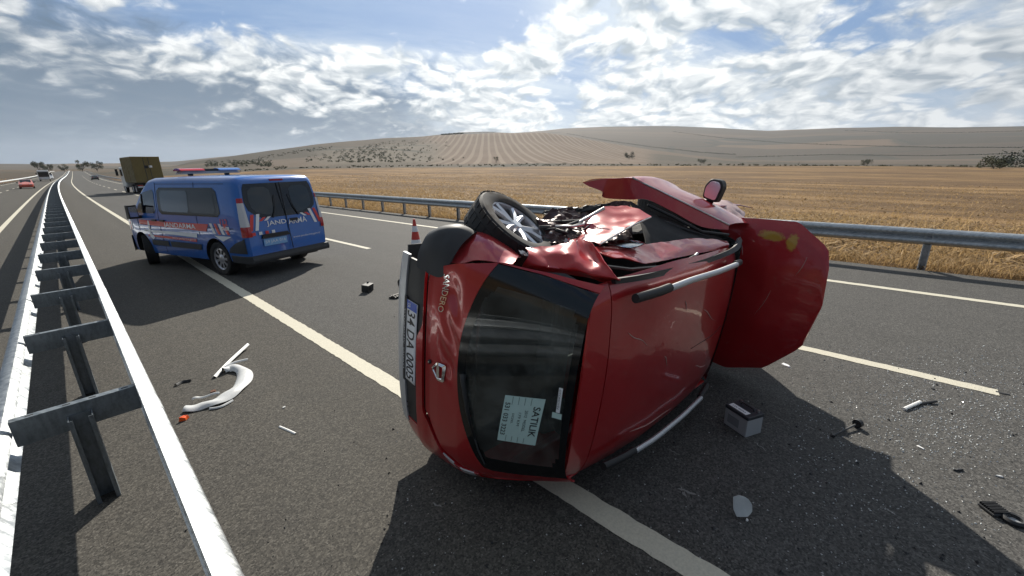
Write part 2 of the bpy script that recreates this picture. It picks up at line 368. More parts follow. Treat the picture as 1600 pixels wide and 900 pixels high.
def text_mesh(body, name, mapfn, m, parent, width=None, height=0.1, bold=0.0, depth=0.0):
    cu = bpy.data.curves.new('t', 'FONT'); cu.body = body; cu.size = 1.0; cu.offset = bold; cu.resolution_u = 3
    to = bpy.data.objects.new('t', cu); COL.objects.link(to)
    dg = bpy.context.evaluated_depsgraph_get(); me = bpy.data.meshes.new_from_object(to.evaluated_get(dg)); me.name = name
    bpy.data.objects.remove(to); bpy.data.curves.remove(cu)
    co = np.array([v.co[:] for v in me.vertices]); mn, mx = co.min(0), co.max(0)
    sv = height/(mx[1]-mn[1]); su = (width/(mx[0]-mn[0])) if width else sv
    for v, c in zip(me.vertices, co): v.co = Vector(mapfn((c[0]-mn[0])*su, (c[1]-mn[1])*sv))
    me.materials.clear(); me.materials.append(m); me.update()
    o = bpy.data.objects.new(name, me); COL.objects.link(o); o.parent = parent
    return o
def copy_tree(o, parent=None):
    c = o.copy(); COL.objects.link(c); c.parent = parent
    for ch in list(o.children): copy_tree(ch, c)
    return c
def sst(a, b, x):
    t = np.clip((x-a)/(b-a), 0, 1); return t*t*(3-2*t)
def ray(px, py): return FW+RT*(px-800)/FPX-UP*(py-450)/FPX
def at(px, py, h=0.0):
    d = ray(px, py); t = (h-CAM_H)/d[2]; return Vector(d*t+CAMP)
# ------------------------------------------------------------------ terrain
def curve(s):
    s = np.asarray(s, float); a = np.clip(s-30, 0, 170)
    return 0.8e-4*a*a+np.maximum(s-200, 0)*0.0272
def rz(s):
    s = np.asarray(s, float); a = np.clip(s-30, 0, 470)
    return 2.1e-5*a*a+np.clip(s-500, 0, 250)*0.010
def heading_el(pts):
    h, e = [], []
    for px, py in pts:
        d = ray(px, py); h.append(math.atan2(d[0], d[1])); e.append(math.atan2(d[2], math.hypot(d[0], d[1])))
    return np.array(h), np.array(e)
FRONT = heading_el([(-400, 262), (60, 264), (270, 259), (300, 252), (400, 238), (500, 224), (600, 214), (680, 210.5), (730, 209), (790, 207), (850, 206), (900, 214), (960, 224), (1020, 233), (1090, 243), (1160, 250), (1300, 254), (1650, 256), (2600, 262)])
BACK = heading_el([(-600, 255), (-200, 256), (60, 256), (180, 255), (270, 252), (400, 240), (600, 220), (680, 211), (715, 207), (760, 205.5), (800, 208), (850, 204), (880, 200.5), (940, 198), (1000, 197), (1060, 197), (1130, 200.5), (1200, 204.5), (1300, 200), (1400, 198), (1500, 198.5), (1600, 197), (1750, 199), (2600, 215)])
R0, R1, R2 = 230.0, 900.0, 2600.0
def vnoise(x, y, sc, seed=0.0):
    f = np.frompyfunc(lambda a, b: mnoise.noise(Vector((a*sc, b*sc, seed))), 2, 1); return np.asarray(f(x, y), float)
def field_z(X, Y): return np.clip(-1.7+0.021*Y, -4.0, 6.0)
def gz(X, Y, detail=True):
    X = np.asarray(X, float); Y = np.asarray(Y, float)
    r = np.hypot(X, Y)+1e-6; hd = np.arctan2(X, Y); side = X-curve(Y)
    fl = np.where(side > 0, field_z(X, Y), 0.6+0.012*np.clip(Y, -50, 300))
    k = R0/np.maximum(r, R0); xe, ye = X*k, Y*k
    e0 = np.arctan2(np.where(xe-curve(ye) > 0, field_z(xe, ye), 0.6+0.012*np.clip(ye, -50, 300))-CAM_H, R0)
    eF = np.interp(hd, FRONT[0], FRONT[1]); eB = np.interp(hd, BACK[0], BACK[1])
    t1 = np.clip((r-R0)/(R1-R0), 0, 1); ef = e0+(eF-e0)*(t1**1.15)
    zf = CAM_H+r*np.tan(ef)
    zR1 = CAM_H+R1*np.tan(eF); t2 = np.clip((r-R1)/(R2-R1), 0, 1); zB = CAM_H+R2*np.tan(eB)
    dip = np.minimum(zR1, zB)*0.55
    zb = np.where(t2 < 0.3, zR1+(dip-zR1)*sst(0, 0.3, t2), dip+(zB-dip)*(np.clip((t2-0.3)/0.7, 0, 1)**0.9))
    zb = np.where(r > R2, zB*np.clip(1-(r-R2)/9000, 0, 1), zb)
    zo = np.where(r < R0, fl, np.where(r < R1, zf, zb))
    w = sst(11.6, 11.6+np.clip(0.35*r, 30, 120), np.abs(side)); w = np.maximum(w, sst(650, 1000, Y)); w = np.where(Y < -60, np.maximum(w, sst(60, 200, -Y)), w)
    z = rz(Y)*(1-w)+zo*w
    if detail:
        wig = vnoise(X, Y, 0.02, 4.0)*np.clip((r-60)/200, 0, 1)*0.5+vnoise(X, Y, 0.006, 9.0)*np.clip((r-300)/500, 0, 1)*4.0*(1-sst(700, 900, r)*0.5)
        z = z+wig*w
    return z-0.045
def hit(px, py, r0=14.0, r1=6000.0):
    d = ray(px, py); d = d/math.hypot(d[0], d[1]); rs = np.geomspace(r0, r1, 900)
    zz = gz(d[0]*rs, d[1]*rs); rz_ = CAM_H+d[2]*rs; i = np.argmax(rz_ <= zz)
    if rz_[i] > zz[i]: i = len(rs)-1
    return Vector((d[0]*rs[i], d[1]*rs[i], zz[i])), rs[i]
def on_ray(px, r):
    d = ray(px, 250); d = d/math.hypot(d[0], d[1]); x, y = d[0]*r, d[1]*r; return Vector((x, y, float(gz(x, y))))

def ground_material():
    m = bpy.data.materials.new('fields'); m.use_nodes = True; t = NT(m.node_tree); b = t.n['Principled BSDF']
    pos = t.add('ShaderNodeNewGeometry').outputs['Position']; x, y, z = t.sep(pos)
    att = lambda n: t.add('ShaderNodeAttribute', attribute_name=n).outputs['Fac']
    dist = t.vmath('LENGTH', pos)
    # stubble rows run roughly along the road
    rowc = t.comb(t.math('ADD', t.math('MULTIPLY', x, 0.55), t.math('MULTIPLY', y, 0.12)), t.math('MULTIPLY', y, 0.02), 0.0)
    rows = t.noise(rowc, 1.0, 6, 0.65); n2 = t.noise(t.vmath('MULTIPLY', pos, (1.0, 0.45, 1.0)), 0.06, 7, 0.68); fine = t.noise(pos, 6.0, 5, 0.7)
    straw = t.mix(rows, c4(0.062, 0.037, 0.019), c4(0.245, 0.152, 0.070))
    straw = t.mix(t.math('MULTIPLY', fine, 0.6), straw, c4(0.24, 0.152, 0.072))
    # windrows and wheel tracks left by the harvester, swinging round at the end of the field
    sw = t.math('ADD', t.math('MULTIPLY', x, 0.95), t.math('ADD', t.math('MULTIPLY', y, 0.16), t.math('MULTIPLY', t.noise(pos, 0.012, 2), 26.0)))
    wr = t.math('SINE', t.math('MULTIPLY', sw, 2*math.pi/6.5)); brk = t.noise(pos, 0.28, 7, 0.75)
    wrow = t.sstep(t.math('ADD', wr, t.math('MULTIPLY', t.math('SUBTRACT', brk, 0.5), 6.0)), -0.3, 1.1)
    straw = t.mix(t.math('MULTIPLY', wrow, 0.55), straw, c4(0.30, 0.198, 0.098))
    trk = t.sstep(t.math('SUBTRACT', t.math('MULTIPLY', wr, -1.0), t.math('MULTIPLY', brk, 0.5)), 0.45, 0.8)
    straw = t.mix(t.math('MULTIPLY', trk, 0.6), straw, c4(0.07, 0.047, 0.029))
    straw = t.mix(t.math('MULTIPLY', t.sstep(n2, 0.42, 0.58), 0.8), straw, c4(0.095, 0.060, 0.034))
    # parcels of the slopes behind
    hb = R(72); along = t.math('SUBTRACT', t.math('MULTIPLY', x, math.cos(hb)), t.math('MULTIPLY', y, math.sin(hb))); deep = t.math('ADD', t.math('MULTIPLY', x, math.sin(hb)), t.math('MULTIPLY', y, math.cos(hb)))
    wob = t.math('MULTIPLY', t.noise(pos, 0.003, 3), 160.0)
    vp = t.add('ShaderNodeTexVoronoi'); t.set(vp.inputs['Vector'], t.comb(t.math('MULTIPLY', t.math('ADD', along, wob), 0.0016), t.math('MULTIPLY', t.math('ADD', deep, wob), 0.0062), 0.0))
    vp.inputs['Scale'].default_value = 1.0; pr = t.sep(vp.outputs['Color'])[0]
    parcel = t.ramp(pr, [(0.0, (0.036, 0.038, 0.030)), (0.3, (0.082, 0.065, 0.047)), (0.5, (0.046, 0.046, 0.037)), (0.7, (0.120, 0.088, 0.061)), (0.85, (0.066, 0.058, 0.044)), (1.0, (0.150, 0.105, 0.068))])
    parcel = t.mix(t.math('MULTIPLY', t.noise(pos, 0.02, 6, 0.65), 0.7), parcel, c4(0.064, 0.053, 0.040))
    c = t.mix(att('far'), straw, parcel)
    # the striped stubble hill: straw windrows run straight up the slope
    hd = R(44); u = t.math('SUBTRACT', t.math('MULTIPLY', x, math.cos(hd)), t.math('MULTIPLY', y, math.sin(hd)))
    u = t.math('ADD', u, t.math('MULTIPLY', t.noise(pos, 0.004, 1), 4.0))
    wv = t.math('SINE', t.math('MULTIPLY', u, 2*math.pi/10.5)); jit = t.noise(t.comb(u, t.math('MULTIPLY', y, 0.01), 0.0), 0.12, 3)
    win = t.sstep(t.math('ADD', wv, t.math('MULTIPLY', t.math('SUBTRACT', jit, 0.5), 3.2)), 0.05, 0.85)
    tilled = t.mix(t.noise(pos, 0.03, 5), c4(0.082, 0.058, 0.041), c4(0.135, 0.096, 0.067))
    stripe = t.mix(win, tilled, c4(0.165, 0.128, 0.096))
    c = t.mix(att('stripe'), c, stripe)
    c = t.mix(att('scrub'), c, t.mix(t.noise(pos, 0.03, 6, 0.7), c4(0.06, 0.058, 0.045), c4(0.16, 0.13, 0.098)))
    # dark field margins between the parcels
    ve = t.add('ShaderNodeTexVoronoi', feature='DISTANCE_TO_EDGE'); t.l.new(vp.inputs['Vector'].links[0].from_socket, ve.inputs['Vector']); ve.inputs['Scale'].default_value = 1.0
    mg_ = t.math('MULTIPLY', t.math('SUBTRACT', 1.0, t.sstep(ve.outputs['Distance'], 0.008, 0.03)), t.math('MULTIPLY', att('far'), t.math('SUBTRACT', 1.0, att('stripe'))))
    c = t.mix(t.math('MULTIPLY', mg_, 0.75), c, c4(0.045, 0.046, 0.036))
    t.l.new(c, b.inputs['Base Color']); b.inputs['Roughness'].default_value = 0.95; b.inputs['Specular IOR Level'].default_value = 0.1
    bn = t.add('ShaderNodeBump'); bn.inputs['Strength'].default_value = 0.7; bn.inputs['Distance'].default_value = 0.12
    t.l.new(t.math('ADD', fine, rows), bn.inputs['Height']); t.l.new(bn.outputs[0], b.inputs['Normal'])
    return m
def make_ground():
    hs = np.concatenate([np.arange(-14, 106, 0.4), np.arange(106, 346, 4.0)]); hs = np.radians(hs)
    rs = np.concatenate([[0.5], np.geomspace(2, 9000, 150)])
    Rr, Hh = np.meshgrid(rs, hs, indexing='ij'); X, Y = Rr*np.sin(Hh), Rr*np.cos(Hh); Z = gz(X, Y)
    n, k = X.shape; vs = np.stack([X, Y, Z], -1).reshape(-1, 3)
    i, j = np.meshgrid(np.arange(n-1), np.arange(k), indexing='ij'); j2 = (j+1) % k
    fs = np.stack([i*k+j, i*k+j2, (i+1)*k+j2, (i+1)*k+j], -1).reshape(-1, 4)
    me = bpy.data.meshes.new('ground'); me.from_pydata(vs.tolist(), [], fs.tolist())
    hd, r = Hh.ravel(), Rr.ravel()
    far = sst(R0*0.97, R0*1.03, r)
    hx = lambda px: math.atan2(ray(px, 230)[0], ray(px, 230)[1])
    stripe = sst(hx(640), hx(690), hd)*(1-sst(hx(1000), hx(1035), hd))*sst(300, 320, r)*(1-sst(880, 930, r))
    lowleft = sst(hx(380), hx(420), hd)*(1-sst(hx(500), hx(540), hd))*sst(300, 330, r)*(1-sst(600, 640, r))*0.5
    scrub = sst(hx(470), hx(520), hd)*(1-sst(hx(660), hx(710), hd))*sst(330, 420, r)*(1-sst(700, 800, r))
    for nm, a in (('far', far), ('stripe', np.maximum(stripe, lowleft)), ('scrub', scrub)):
        at_ = me.attributes.new(nm, 'FLOAT', 'POINT'); at_.data.foreach_set('value', a.astype(np.float32))
    me.polygons.foreach_set('use_smooth', [True]*len(me.polygons)); me.materials.append(ground_material()); me.update()
    o = bpy.data.objects.new('ground', me); COL.objects.link(o); tag(o, kind='structure')
make_ground()

# ------------------------------------------------------------------ road sheet and markings
S_STEPS = np.concatenate([np.arange(-18, 60, 2.0), np.arange(60, 200, 5.0), np.arange(200, 701, 20.0)])
XS = [-10.2, -8, -5, -2, 0, 2, 5, 8, 11.05]
def strip(x0, x1, s0, s1, dz, name, m, parent, ragged=0.0, step=None):
    ss = S_STEPS[(S_STEPS > s0) & (S_STEPS < s1)]
    if ragged and s0 < 20:
        ss = np.concatenate([np.arange(s0, min(s1, 20), 0.06), ss[ss > 20]])
    ss = np.unique(np.concatenate([[s0], ss, [s1]])); j = lambda s: (random.uniform(-1, 1)*ragged if s < 20 else 0)
    P = [[(float(curve(s))+x0+j(s), s, float(rz(s))+dz), (float(curve(s))+x1+j(s), s, float(rz(s))+dz)] for s in ss]
    return grid_mb(P).build(name, m, parent, fixn=False)
P = [[(float(curve(s))+x, s, float(rz(s))) for x in XS] for s in S_STEPS]
road = tag(grid_mb(P).build('road', ASPH, None, fixn=False), kind='structure')
LINE_X = 1.895
for nm, xc, w in (('edge_line', LINE_X, 0.17), ('edge_line', 9.12, 0.15), ('edge_line', -1.95, 0.17), ('edge_line', -9.05, 0.15)):
    strip(xc-w/2, xc+w/2, -16, 690, 0.004, nm, PAINT, road, ragged=0.006)
k = 0
s = -0.94
while s < 330:
    strip(5.51-0.07, 5.51+0.07, s, s+4.2, 0.004, 'lane_dash', PAINT, road, ragged=0.005); s += 11.5
s = 18.0
while s < 330:
    strip(-5.45-0.07, -5.45+0.07, s, s+4.2, 0.004, 'lane_dash', PAINT, road); s += 11.5

# ------------------------------------------------------------------ guardrails
WPROF = [(0.0, 0.312), (0.018, 0.306), (0.045, 0.285), (0.076, 0.262), (0.083, 0.245), (0.083, 0.222), (0.074, 0.207), (0.012, 0.172), (0.004, 0.156), (0.012, 0.14), (0.074, 0.105), (0.083, 0.09), (0.083, 0.067), (0.076, 0.05), (0.045, 0.027), (0.018, 0.006), (0.0, 0.0)]
def beam_mesh(sign, length=4.16):
    P = [[(sign*d+sign*(0.003 if e else 0.0), y, h) for d, h in WPROF] for e, y in ((0, -0.02), (0, length-0.16), (1, length-0.155), (1, length))]
    o = grid_mb(P, thick=-0.004*sign).build('beam', GALV, None, smooth=True, angle=35); me = o.data; bpy.data.objects.remove(o); return me
def inst(me, name, loc, rz_=0.0, parent=None, rx=0.0):
    o = bpy.data.objects.new(name, me); COL.objects.link(o); o.location = loc; o.rotation_euler = (rx, 0, rz_); o.parent = parent; return o
def tmp_mesh(mb, m, name, **kw):
    o = mb.build(name, m, None, **kw); me = o.data; bpy.data.objects.remove(o); return me
BEAM_R, BEAM_L = beam_mesh(1), beam_mesh(-1)
def rail_frame(s, x, z):
    a = math.atan2(float(curve(s+4)-curve(s)), 4.0); g = math.atan2(float(rz(s+4)-rz(s)), 4.0)
    return (float(curve(s))+x, s, float(rz(s))+z), -a, g
def far_rail(name, parent, x, sign, s0, s1, zb):
    """the stretch too far off to tell pieces apart"""
    P = []
    for s in np.arange(s0, s1+1, 10.0): P.append([(float(curve(s))+x+sign*d, s, float(rz(s))+zb+h) for d, h in WPROF[::2]])
    o = grid_mb(P).build(name, GALV, parent, fixn=False); o['kind'] = 'stuff'; return o
# posts
def channel(w, d, t_, lip, h0, h1):
    """C section open towards -Y; web at the back"""
    poly = [(-w/2, -d), (-w/2, 0), (w/2, 0), (w/2, -d), (w/2-lip, -d), (w/2-lip, -d+t_), (w/2-t_, -d+t_), (w/2-t_, -t_), (-w/2+t_, -t_), (-w/2+t_, -d+t_), (-w/2+lip, -d+t_), (-w/2+lip, -d)]
    return MB().prism(poly, h0, h1, lambda u, v, z: (u, v, z))
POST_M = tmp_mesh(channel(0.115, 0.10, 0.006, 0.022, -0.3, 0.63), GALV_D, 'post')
def arm():
    mb = MB(); x0, x1 = -0.505, 0.075
    poly = [(0, 0.53), (0, 0.70), (0.055, 0.70), (0.055, 0.694), (0.006, 0.694), (0.006, 0.536), (0.05, 0.536), (0.05, 0.53)]
    n = len(poly); vs = [(x0, p, q) for p, q in poly]+[(x1, p, q) for p, q in poly]
    mb.add(vs, [tuple(range(n)), tuple(range(2*n-1, n-1, -1))]+[(i, n+i, n+(i+1) % n, (i+1) % n) for i in range(n)])
    for bx in (-0.42, -0.26, -0.14, 0.02): mb.box((bx, 0.028, 0.7006), (0.035, 0.012, 0.0012), mi=1)
    return mb
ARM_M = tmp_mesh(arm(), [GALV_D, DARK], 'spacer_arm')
BOLT_M = tmp_mesh(MB().lathe([(0.0001, 0.012), (0.008, 0.011), (0.012, 0.006), (0.013, 0.0)], 10, axis='z'), GALV, 'bolt', smooth=True)
mg = empty('median_guardrail', (-0.21, 0, 0), 0, 'double-sided galvanised guardrail on the median with cross arms joining both beams', 'guardrail')
mg_off = 0.21
S0 = 3.68
for i in range(-3, 62):
    s = S0+2*i; f, a, g = rail_frame(s, -0.215, 0)
    near = 0 < s < 3
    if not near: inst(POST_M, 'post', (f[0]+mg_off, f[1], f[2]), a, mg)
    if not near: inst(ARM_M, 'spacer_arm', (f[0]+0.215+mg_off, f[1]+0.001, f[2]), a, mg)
    if i % 2 == 0:
        for me, x in ((BEAM_R, 0.072), (BEAM_L, -0.502)):
            f, a, g = rail_frame(s-0.55, x, 0.468); inst(me, 'beam', (f[0]+mg_off, f[1], f[2]), a, mg, g)
        if -1 < s < 9:
            for dx, dy in ((0.118, -0.50), (0.095, -0.38), (0.118, -0.30), (0.118, 1.45)):
                inst(BOLT_M, 'bolt', (dx+mg_off, s+dy, 0.468+0.312-0.012-(dx-0.075)*0.78), 0, mg)
o = far_rail('far_beam', mg, mg_off+0.072, 1, 126, 640, 0.468); o = far_rail('far_beam', mg, mg_off-0.502, -1, 126, 640, 0.468)
mb = MB()
for s in np.arange(128, 500, 4.0):
    f, a, g = rail_frame(s, -0.215, 0); mb.box((f[0]+mg_off, s, f[2]+0.3), (0.11, 0.1, 0.66)); mb.box((f[0]+mg_off, s, f[2]+0.66), (0.56, 0.05, 0.16))
mb.build('far_post', GALV, mg)['kind'] = 'stuff'

RPOST = tmp_mesh(channel(0.12, 0.09, 0.006, 0.02, -0.35, 0.70), GALV, 'post')
def side_rail(label, x, sign, s0, npieces, far1, post0):
    g0 = empty('roadside_guardrail', (x, 0, 0), 0, label, 'guardrail')
    me = BEAM_L if sign < 0 else BEAM_R
    for i in range(npieces):
        s = s0+4*i; f, a, g = rail_frame(s, 0, 0.47); inst(me, 'beam', f, a, g0, g)
        for q in (post0, post0+2.0):
            f, a, g = rail_frame(s0+4*i+q, -sign*0.055, 0); inst(RPOST, 'post', f, a+math.pi/2*sign, g0)
    e = s0+4*npieces; far_rail('far_beam', g0, 0.0, sign, e, far1, 0.47)
    mb = MB()
    for s in np.arange(e+2, min(far1, 330), 4.0): f, a, g = rail_frame(s, -sign*0.055, 0); mb.box((f[0], s, f[2]+0.2), (0.09, 0.12, 1.0))
    mb.build('far_post', GALV, g0)['kind'] = 'stuff'
    return g0
side_rail('galvanised guardrail along the straw field with a single beam on short posts', 11.20, -1, -10.4, 36, 640, 1.95)
side_rail('galvanised guardrail beyond the opposite carriageway along the dry bank', -10.15, 1, 34.0, 24, 600, 1.95)

# ------------------------------------------------------------------ dry grass and vegetation
STRAW = straw_mat('dry_straw', (0.085, 0.052, 0.024), (0.56, 0.385, 0.185))
def blades(name, pts, hgt, wid, lean=0.5, seed=1, kind='stuff', m=STRAW, tone=None):
    g = np.random.default_rng(seed); n = len(pts); a = g.uniform(0, 2*np.pi, n); ln = g.normal(0, lean, (n, 2))*hgt[:, None]
    dx, dy = np.cos(a)*wid, np.sin(a)*wid
    b0 = pts+np.stack([dx, dy, 0*dx], 1); b1 = pts-np.stack([dx, dy, 0*dx], 1)
    md = pts+np.stack([ln[:, 0]*0.4, ln[:, 1]*0.4, hgt*0.6], 1)
    m0 = md+np.stack([dx, dy, 0*dx], 1)*0.7; m1 = md-np.stack([dx, dy, 0*dx], 1)*0.7
    tp = pts+np.stack([ln[:, 0], ln[:, 1], hgt*0.95], 1)
    V = np.stack([b0, b1, m1, m0, tp], 1).reshape(-1, 3).astype(np.float32); i = np.arange(n)*5
    me = bpy.data.meshes.new(name); nl = n*7
    me.vertices.add(n*5); me.vertices.foreach_set('co', V.ravel()); me.loops.add(nl); me.polygons.add(n*2)
    li = np.stack([i, i+1, i+2, i+3, i+3, i+2, i+4], 1).ravel(); me.loops.foreach_set('vertex_index', li.astype(np.int32))
    st = np.stack([np.arange(n)*7, np.arange(n)*7+4], 1).ravel(); me.polygons.foreach_set('loop_start', st.astype(np.int32))
    tn = g.beta(2, 1.6, n) if tone is None else tone
    A = me.attributes.new('tone', 'FLOAT', 'POINT'); A.data.foreach_set('value', np.repeat(tn, 5).astype(np.float32))
    me.materials.append(m); me.update(calc_edges=True); me.validate()
    o = bpy.data.objects.new(name, me); COL.objects.link(o)
    return o
def scatter(x0, x1, y0, y1, n, seed, edge=True):
    g = np.random.default_rng(seed); x = x0+(x1-x0)*g.random(n)**1.6; y = g.uniform(y0, y1, n); return x, y
def straw_band(name, x0, x1, y0, y1, n, h0, h1, w, seed, label, lean=0.5, rows=False):
    g = np.random.default_rng(seed); x, y = scatter(x0, x1, y0, y1, n, seed)
    if rows: x = np.round(x/0.45)*0.45+g.normal(0, 0.07, n)+0.4*np.sin(y*0.05)
    cl = vnoise(x, y, 0.6, seed)*0.5+0.5+0.25*vnoise(x, y, 0.12, seed+2); keep = g.random(n) < np.clip(cl*1.5, 0.12, 1); x, y = x[keep], y[keep]
    x = x+curve(y); z = gz(x, y); h = g.uniform(h0, h1, len(x))*(0.6+0.8*np.clip(cl[keep], 0, 1))
    o = blades(name, np.stack([x, y, z-0.02], 1), h, np.full(len(x), w)*g.uniform(0.6, 1.4, len(x)), lean, seed)
    return tag(o, label, 'grass', kind='stuff')
straw_band('dry_grass', 11.25, 15.0, -7, 45, 52000, 0.08, 0.30, 0.006, 21, 'dense dry grass on the verge under the guardrail', 0.55)
straw_band('dry_grass', 11.3, 14.0, 45, 150, 20000, 0.15, 0.45, 0.02, 22, 'dry grass on the verge beside the far guardrail', 0.5)
straw_band('straw_stubble', 13.5, 75, -14, 75, 120000, 0.05, 0.17, 0.011, 23, 'cut straw stubble lying in rows on the field', 1.5, True)
straw_band('dry_grass', -40, -11.2, 40, 260, 16000, 0.15, 0.6, 0.04, 24, 'dry grass on the bank beyond the opposite carriageway', 0.5)
straw_band('loose_straw', 11.6, 40, -12, 48, 60000, 0.06, 0.20, 0.022, 27, 'loose bright straw lying behind the verge', 2.0)
straw_band('straw_clumps', 13.0, 90, -25, 110, 42000, 0.05, 0.16, 0.05, 28, 'clumps of cut straw spread over the field', 1.6)
# tall bleached stalks
gq = np.random.default_rng(5); n = 170; xx = gq.uniform(11.6, 19, n); yy = gq.uniform(-8, 2.0, n)
o = blades('tall_stalks', np.stack([xx, yy, gz(xx, yy)], 1), gq.uniform(0.7, 1.45, n), np.full(n, 0.006), 0.35, 31, tone=gq.uniform(0.75, 1, n)); tag(o, 'tall bleached stalks standing above the stubble', 'grass', kind='stuff')

def leaf_mat(name, a, b_):
    m = bpy.data.materials.new(name); m.use_nodes = True; t = NT(m.node_tree); b = t.n['Principled BSDF']
    at_ = t.add('ShaderNodeAttribute', attribute_name='tone'); t.l.new(t.mix(at_.outputs['Fac'], c4(*a), c4(*b_)), b.inputs['Base Color']); b.inputs['Roughness'].default_value = 0.8
    b.inputs['Specular IOR Level'].default_value = 0.15
    return m
LEAF = leaf_mat('olive_leaves', (0.045, 0.055, 0.028), (0.125, 0.125, 0.065)); LEAFD = leaf_mat('dark_leaves', (0.022, 0.030, 0.018), (0.07, 0.08, 0.045))
BARK = mat('bark', (0.10, 0.085, 0.065), 0.9, var=0.3)
def leaf_cloud(name, centres, radii, per, size, m, parent=None, seed=0, flat=1.0):
    g = np.random.default_rng(seed); vs = []; 
    C = np.repeat(np.asarray(centres, float), per, 0); Rd = np.repeat(np.asarray(radii, float), per)
    d = g.normal(size=(len(C), 3)); d /= np.linalg.norm(d, axis=1, keepdims=True); d *= (g.random(len(C))**0.45)[:, None]
    p = C+d*Rd[:, None]*np.array([1, 1, flat]); n = len(p)
    a = g.normal(size=(n, 3)); a /= np.linalg.norm(a, axis=1, keepdims=True); b = np.cross(a, g.normal(size=(n, 3))); b /= np.linalg.norm(b, axis=1, keepdims=True)
    sz = size*g.uniform(0.6, 1.4, n)[:, None]; V = np.stack([p+a*sz, p+b*sz*0.6, p-a*sz, p-b*sz*0.6], 1).reshape(-1, 3)
    me = bpy.data.meshes.new(name); me.from_pydata(V.tolist(), [], (np.arange(n)[:, None]*4+np.arange(4)).tolist())
    A = me.attributes.new('tone', 'FLOAT', 'POINT'); A.data.foreach_set('value', np.repeat(g.random(n), 4).astype(np.float32)); me.materials.append(m)
    o = bpy.data.objects.new(name, me); COL.objects.link(o); o.parent = parent; return o
def tree(base, h, w, label, seed, m=LEAF, group=None, name='tree', low=0.35, leaves=900):
    g = random.Random(seed); t = empty(name, base, 0, label, 'tree' if name == 'tree' else 'bush', group)
    mb = MB(); cs, rr = [], []
    top = Vector((g.uniform(-.05, .05)*w, g.uniform(-.05, .05)*w, h*low*1.3)); mb.tube([(0, 0, -0.3), (0, 0, h*low*0.6), top], [h*0.03, h*0.025, h*0.018], 6)
    for i in range(9):
        a = i*2.4+g.uniform(-.4, .4); q = Vector((math.cos(a)*w*0.5*g.uniform(.35, .9), math.sin(a)*w*0.5*g.uniform(.35, .9), h*g.uniform(low+0.12, 0.88)))
        mb.tube([(0, 0, h*low*g.uniform(0.5, 1.0)), q*0.6+Vector((0, 0, h*0.1)), q], [h*0.014, h*0.009, h*0.004], 5); cs.append(q); rr.append(w*g.uniform(0.13, 0.24))
    mb.build('trunk', BARK, t); leaf_cloud('crown', cs, rr, leaves//9, w*0.03, m, t, seed); return t
G_FAR = 'trees standing beside the road far ahead'
for i, (px, py, hp, wp, r, lab) in enumerate([(56, 264, 13, 17, 620, 'broad olive tree far beside the opposite carriageway, next to a smaller companion'), (70, 265, 11, 11, 600, 'small rounded tree beside the broad olive tree'),
        (95, 264, 10, 11, 640, 'small tree straight behind the end of the median guardrail'), (124, 263, 15, 15, 560, 'tall twin-stemmed tree far beside the carriageway, next to a lighter one'), (147, 263, 13, 14, 560, 'light open-crowned tree between the twin-stemmed tree and the truck')]):
    b = on_ray(px, r); dd = np.dot(np.array(b)-CAMP, FW); tree(b+Vector((0, 0, 0)), hp*dd/FPX*1.15, wp*dd/FPX*1.15, lab, 50+i, LEAF, None, 'tree', 0.16, 1500)
for i, (px, r, h, w, lab) in enumerate([(1556, 205, 3.5, 8.6, 'wide low grey-green bush at the far edge of the straw field'), (1590, 330, 5.5, 18, 'dark clump of shrubs behind the wide low bush'), (1352, 300, 3.4, 5, 'single dark bush on the track behind the straw field'),
        (775, 330, 6, 4.5, 'lone young tree at the foot of the striped hill'), (1097, 420, 5, 8, 'round bush on the slope beside the striped hill'), (983, 520, 8, 14, 'dark trees in the gully beside the striped hill'), (1357, 520, 5, 7, 'distant bush halfway up the grey slope')]):
    tree(on_ray(px, r), h, w, lab, 80+i, LEAFD if i in (1, 5) else LEAF, None, 'shrub', 0.18, 700)
# hedge line along the end of the field, and the scrub on the hill (far, reads as a mass)
cs, rr = [], []
for px in np.arange(330, 1640, 2.5):
    if random.random() < 0.5:
        b = on_ray(px, R0+random.uniform(18, 60)); h = random.uniform(0.3, 1.0)*(1.8 if random.random() < 0.12 else 1); cs.append(b+Vector((0, 0, h*0.5))); rr.append(h)
tag(leaf_cloud('hedge', cs, rr, 26, 0.28, LEAF, None, 3, 0.6), 'low dark hedge growing along the far end of the straw field', 'hedge', kind='stuff')
def hedge_row(pts, h0, h1, step, seed, label):
    g = random.Random(seed); cs, rr = [], []
    for (xa, ya), (xb, yb_) in zip(pts, pts[1:]):
        n_ = max(2, int(abs(xb-xa)/step))
        for k_ in range(n_):
            f_ = (k_+g.random())/n_; p, r = hit(xa+(xb-xa)*f_, ya+(yb_-ya)*f_, 260, 2590)
            if r < 2580: h = g.uniform(h0, h1)*r/1000; cs.append(p+Vector((0, 0, h*0.3))); rr.append(h)
    if cs: tag(leaf_cloud('hedge', cs, rr, 14, 0.9, LEAFD, None, seed, 0.5), label, 'hedge', kind='stuff')
hedge_row([(885, 209), (940, 219), (1010, 229), (1090, 238), (1150, 242)], 1.2, 3.0, 1.6, 61, 'dark hedge running down the slope behind the striped hill')
hedge_row([(1050, 206), (1130, 216), (1230, 224), (1340, 228), (1480, 231), (1600, 231)], 0.9, 2.2, 1.8, 62, 'long thin hedge across the middle of the far slope')
hedge_row([(1150, 246), (1300, 242), (1450, 244), (1600, 240)], 0.8, 1.8, 2.0, 63, 'low hedge near the foot of the far slope')
hedge_row([(1320, 204), (1420, 208), (1520, 207), (1600, 205)], 0.7, 1.6, 2.2, 64, 'faint hedge high on the far slope')
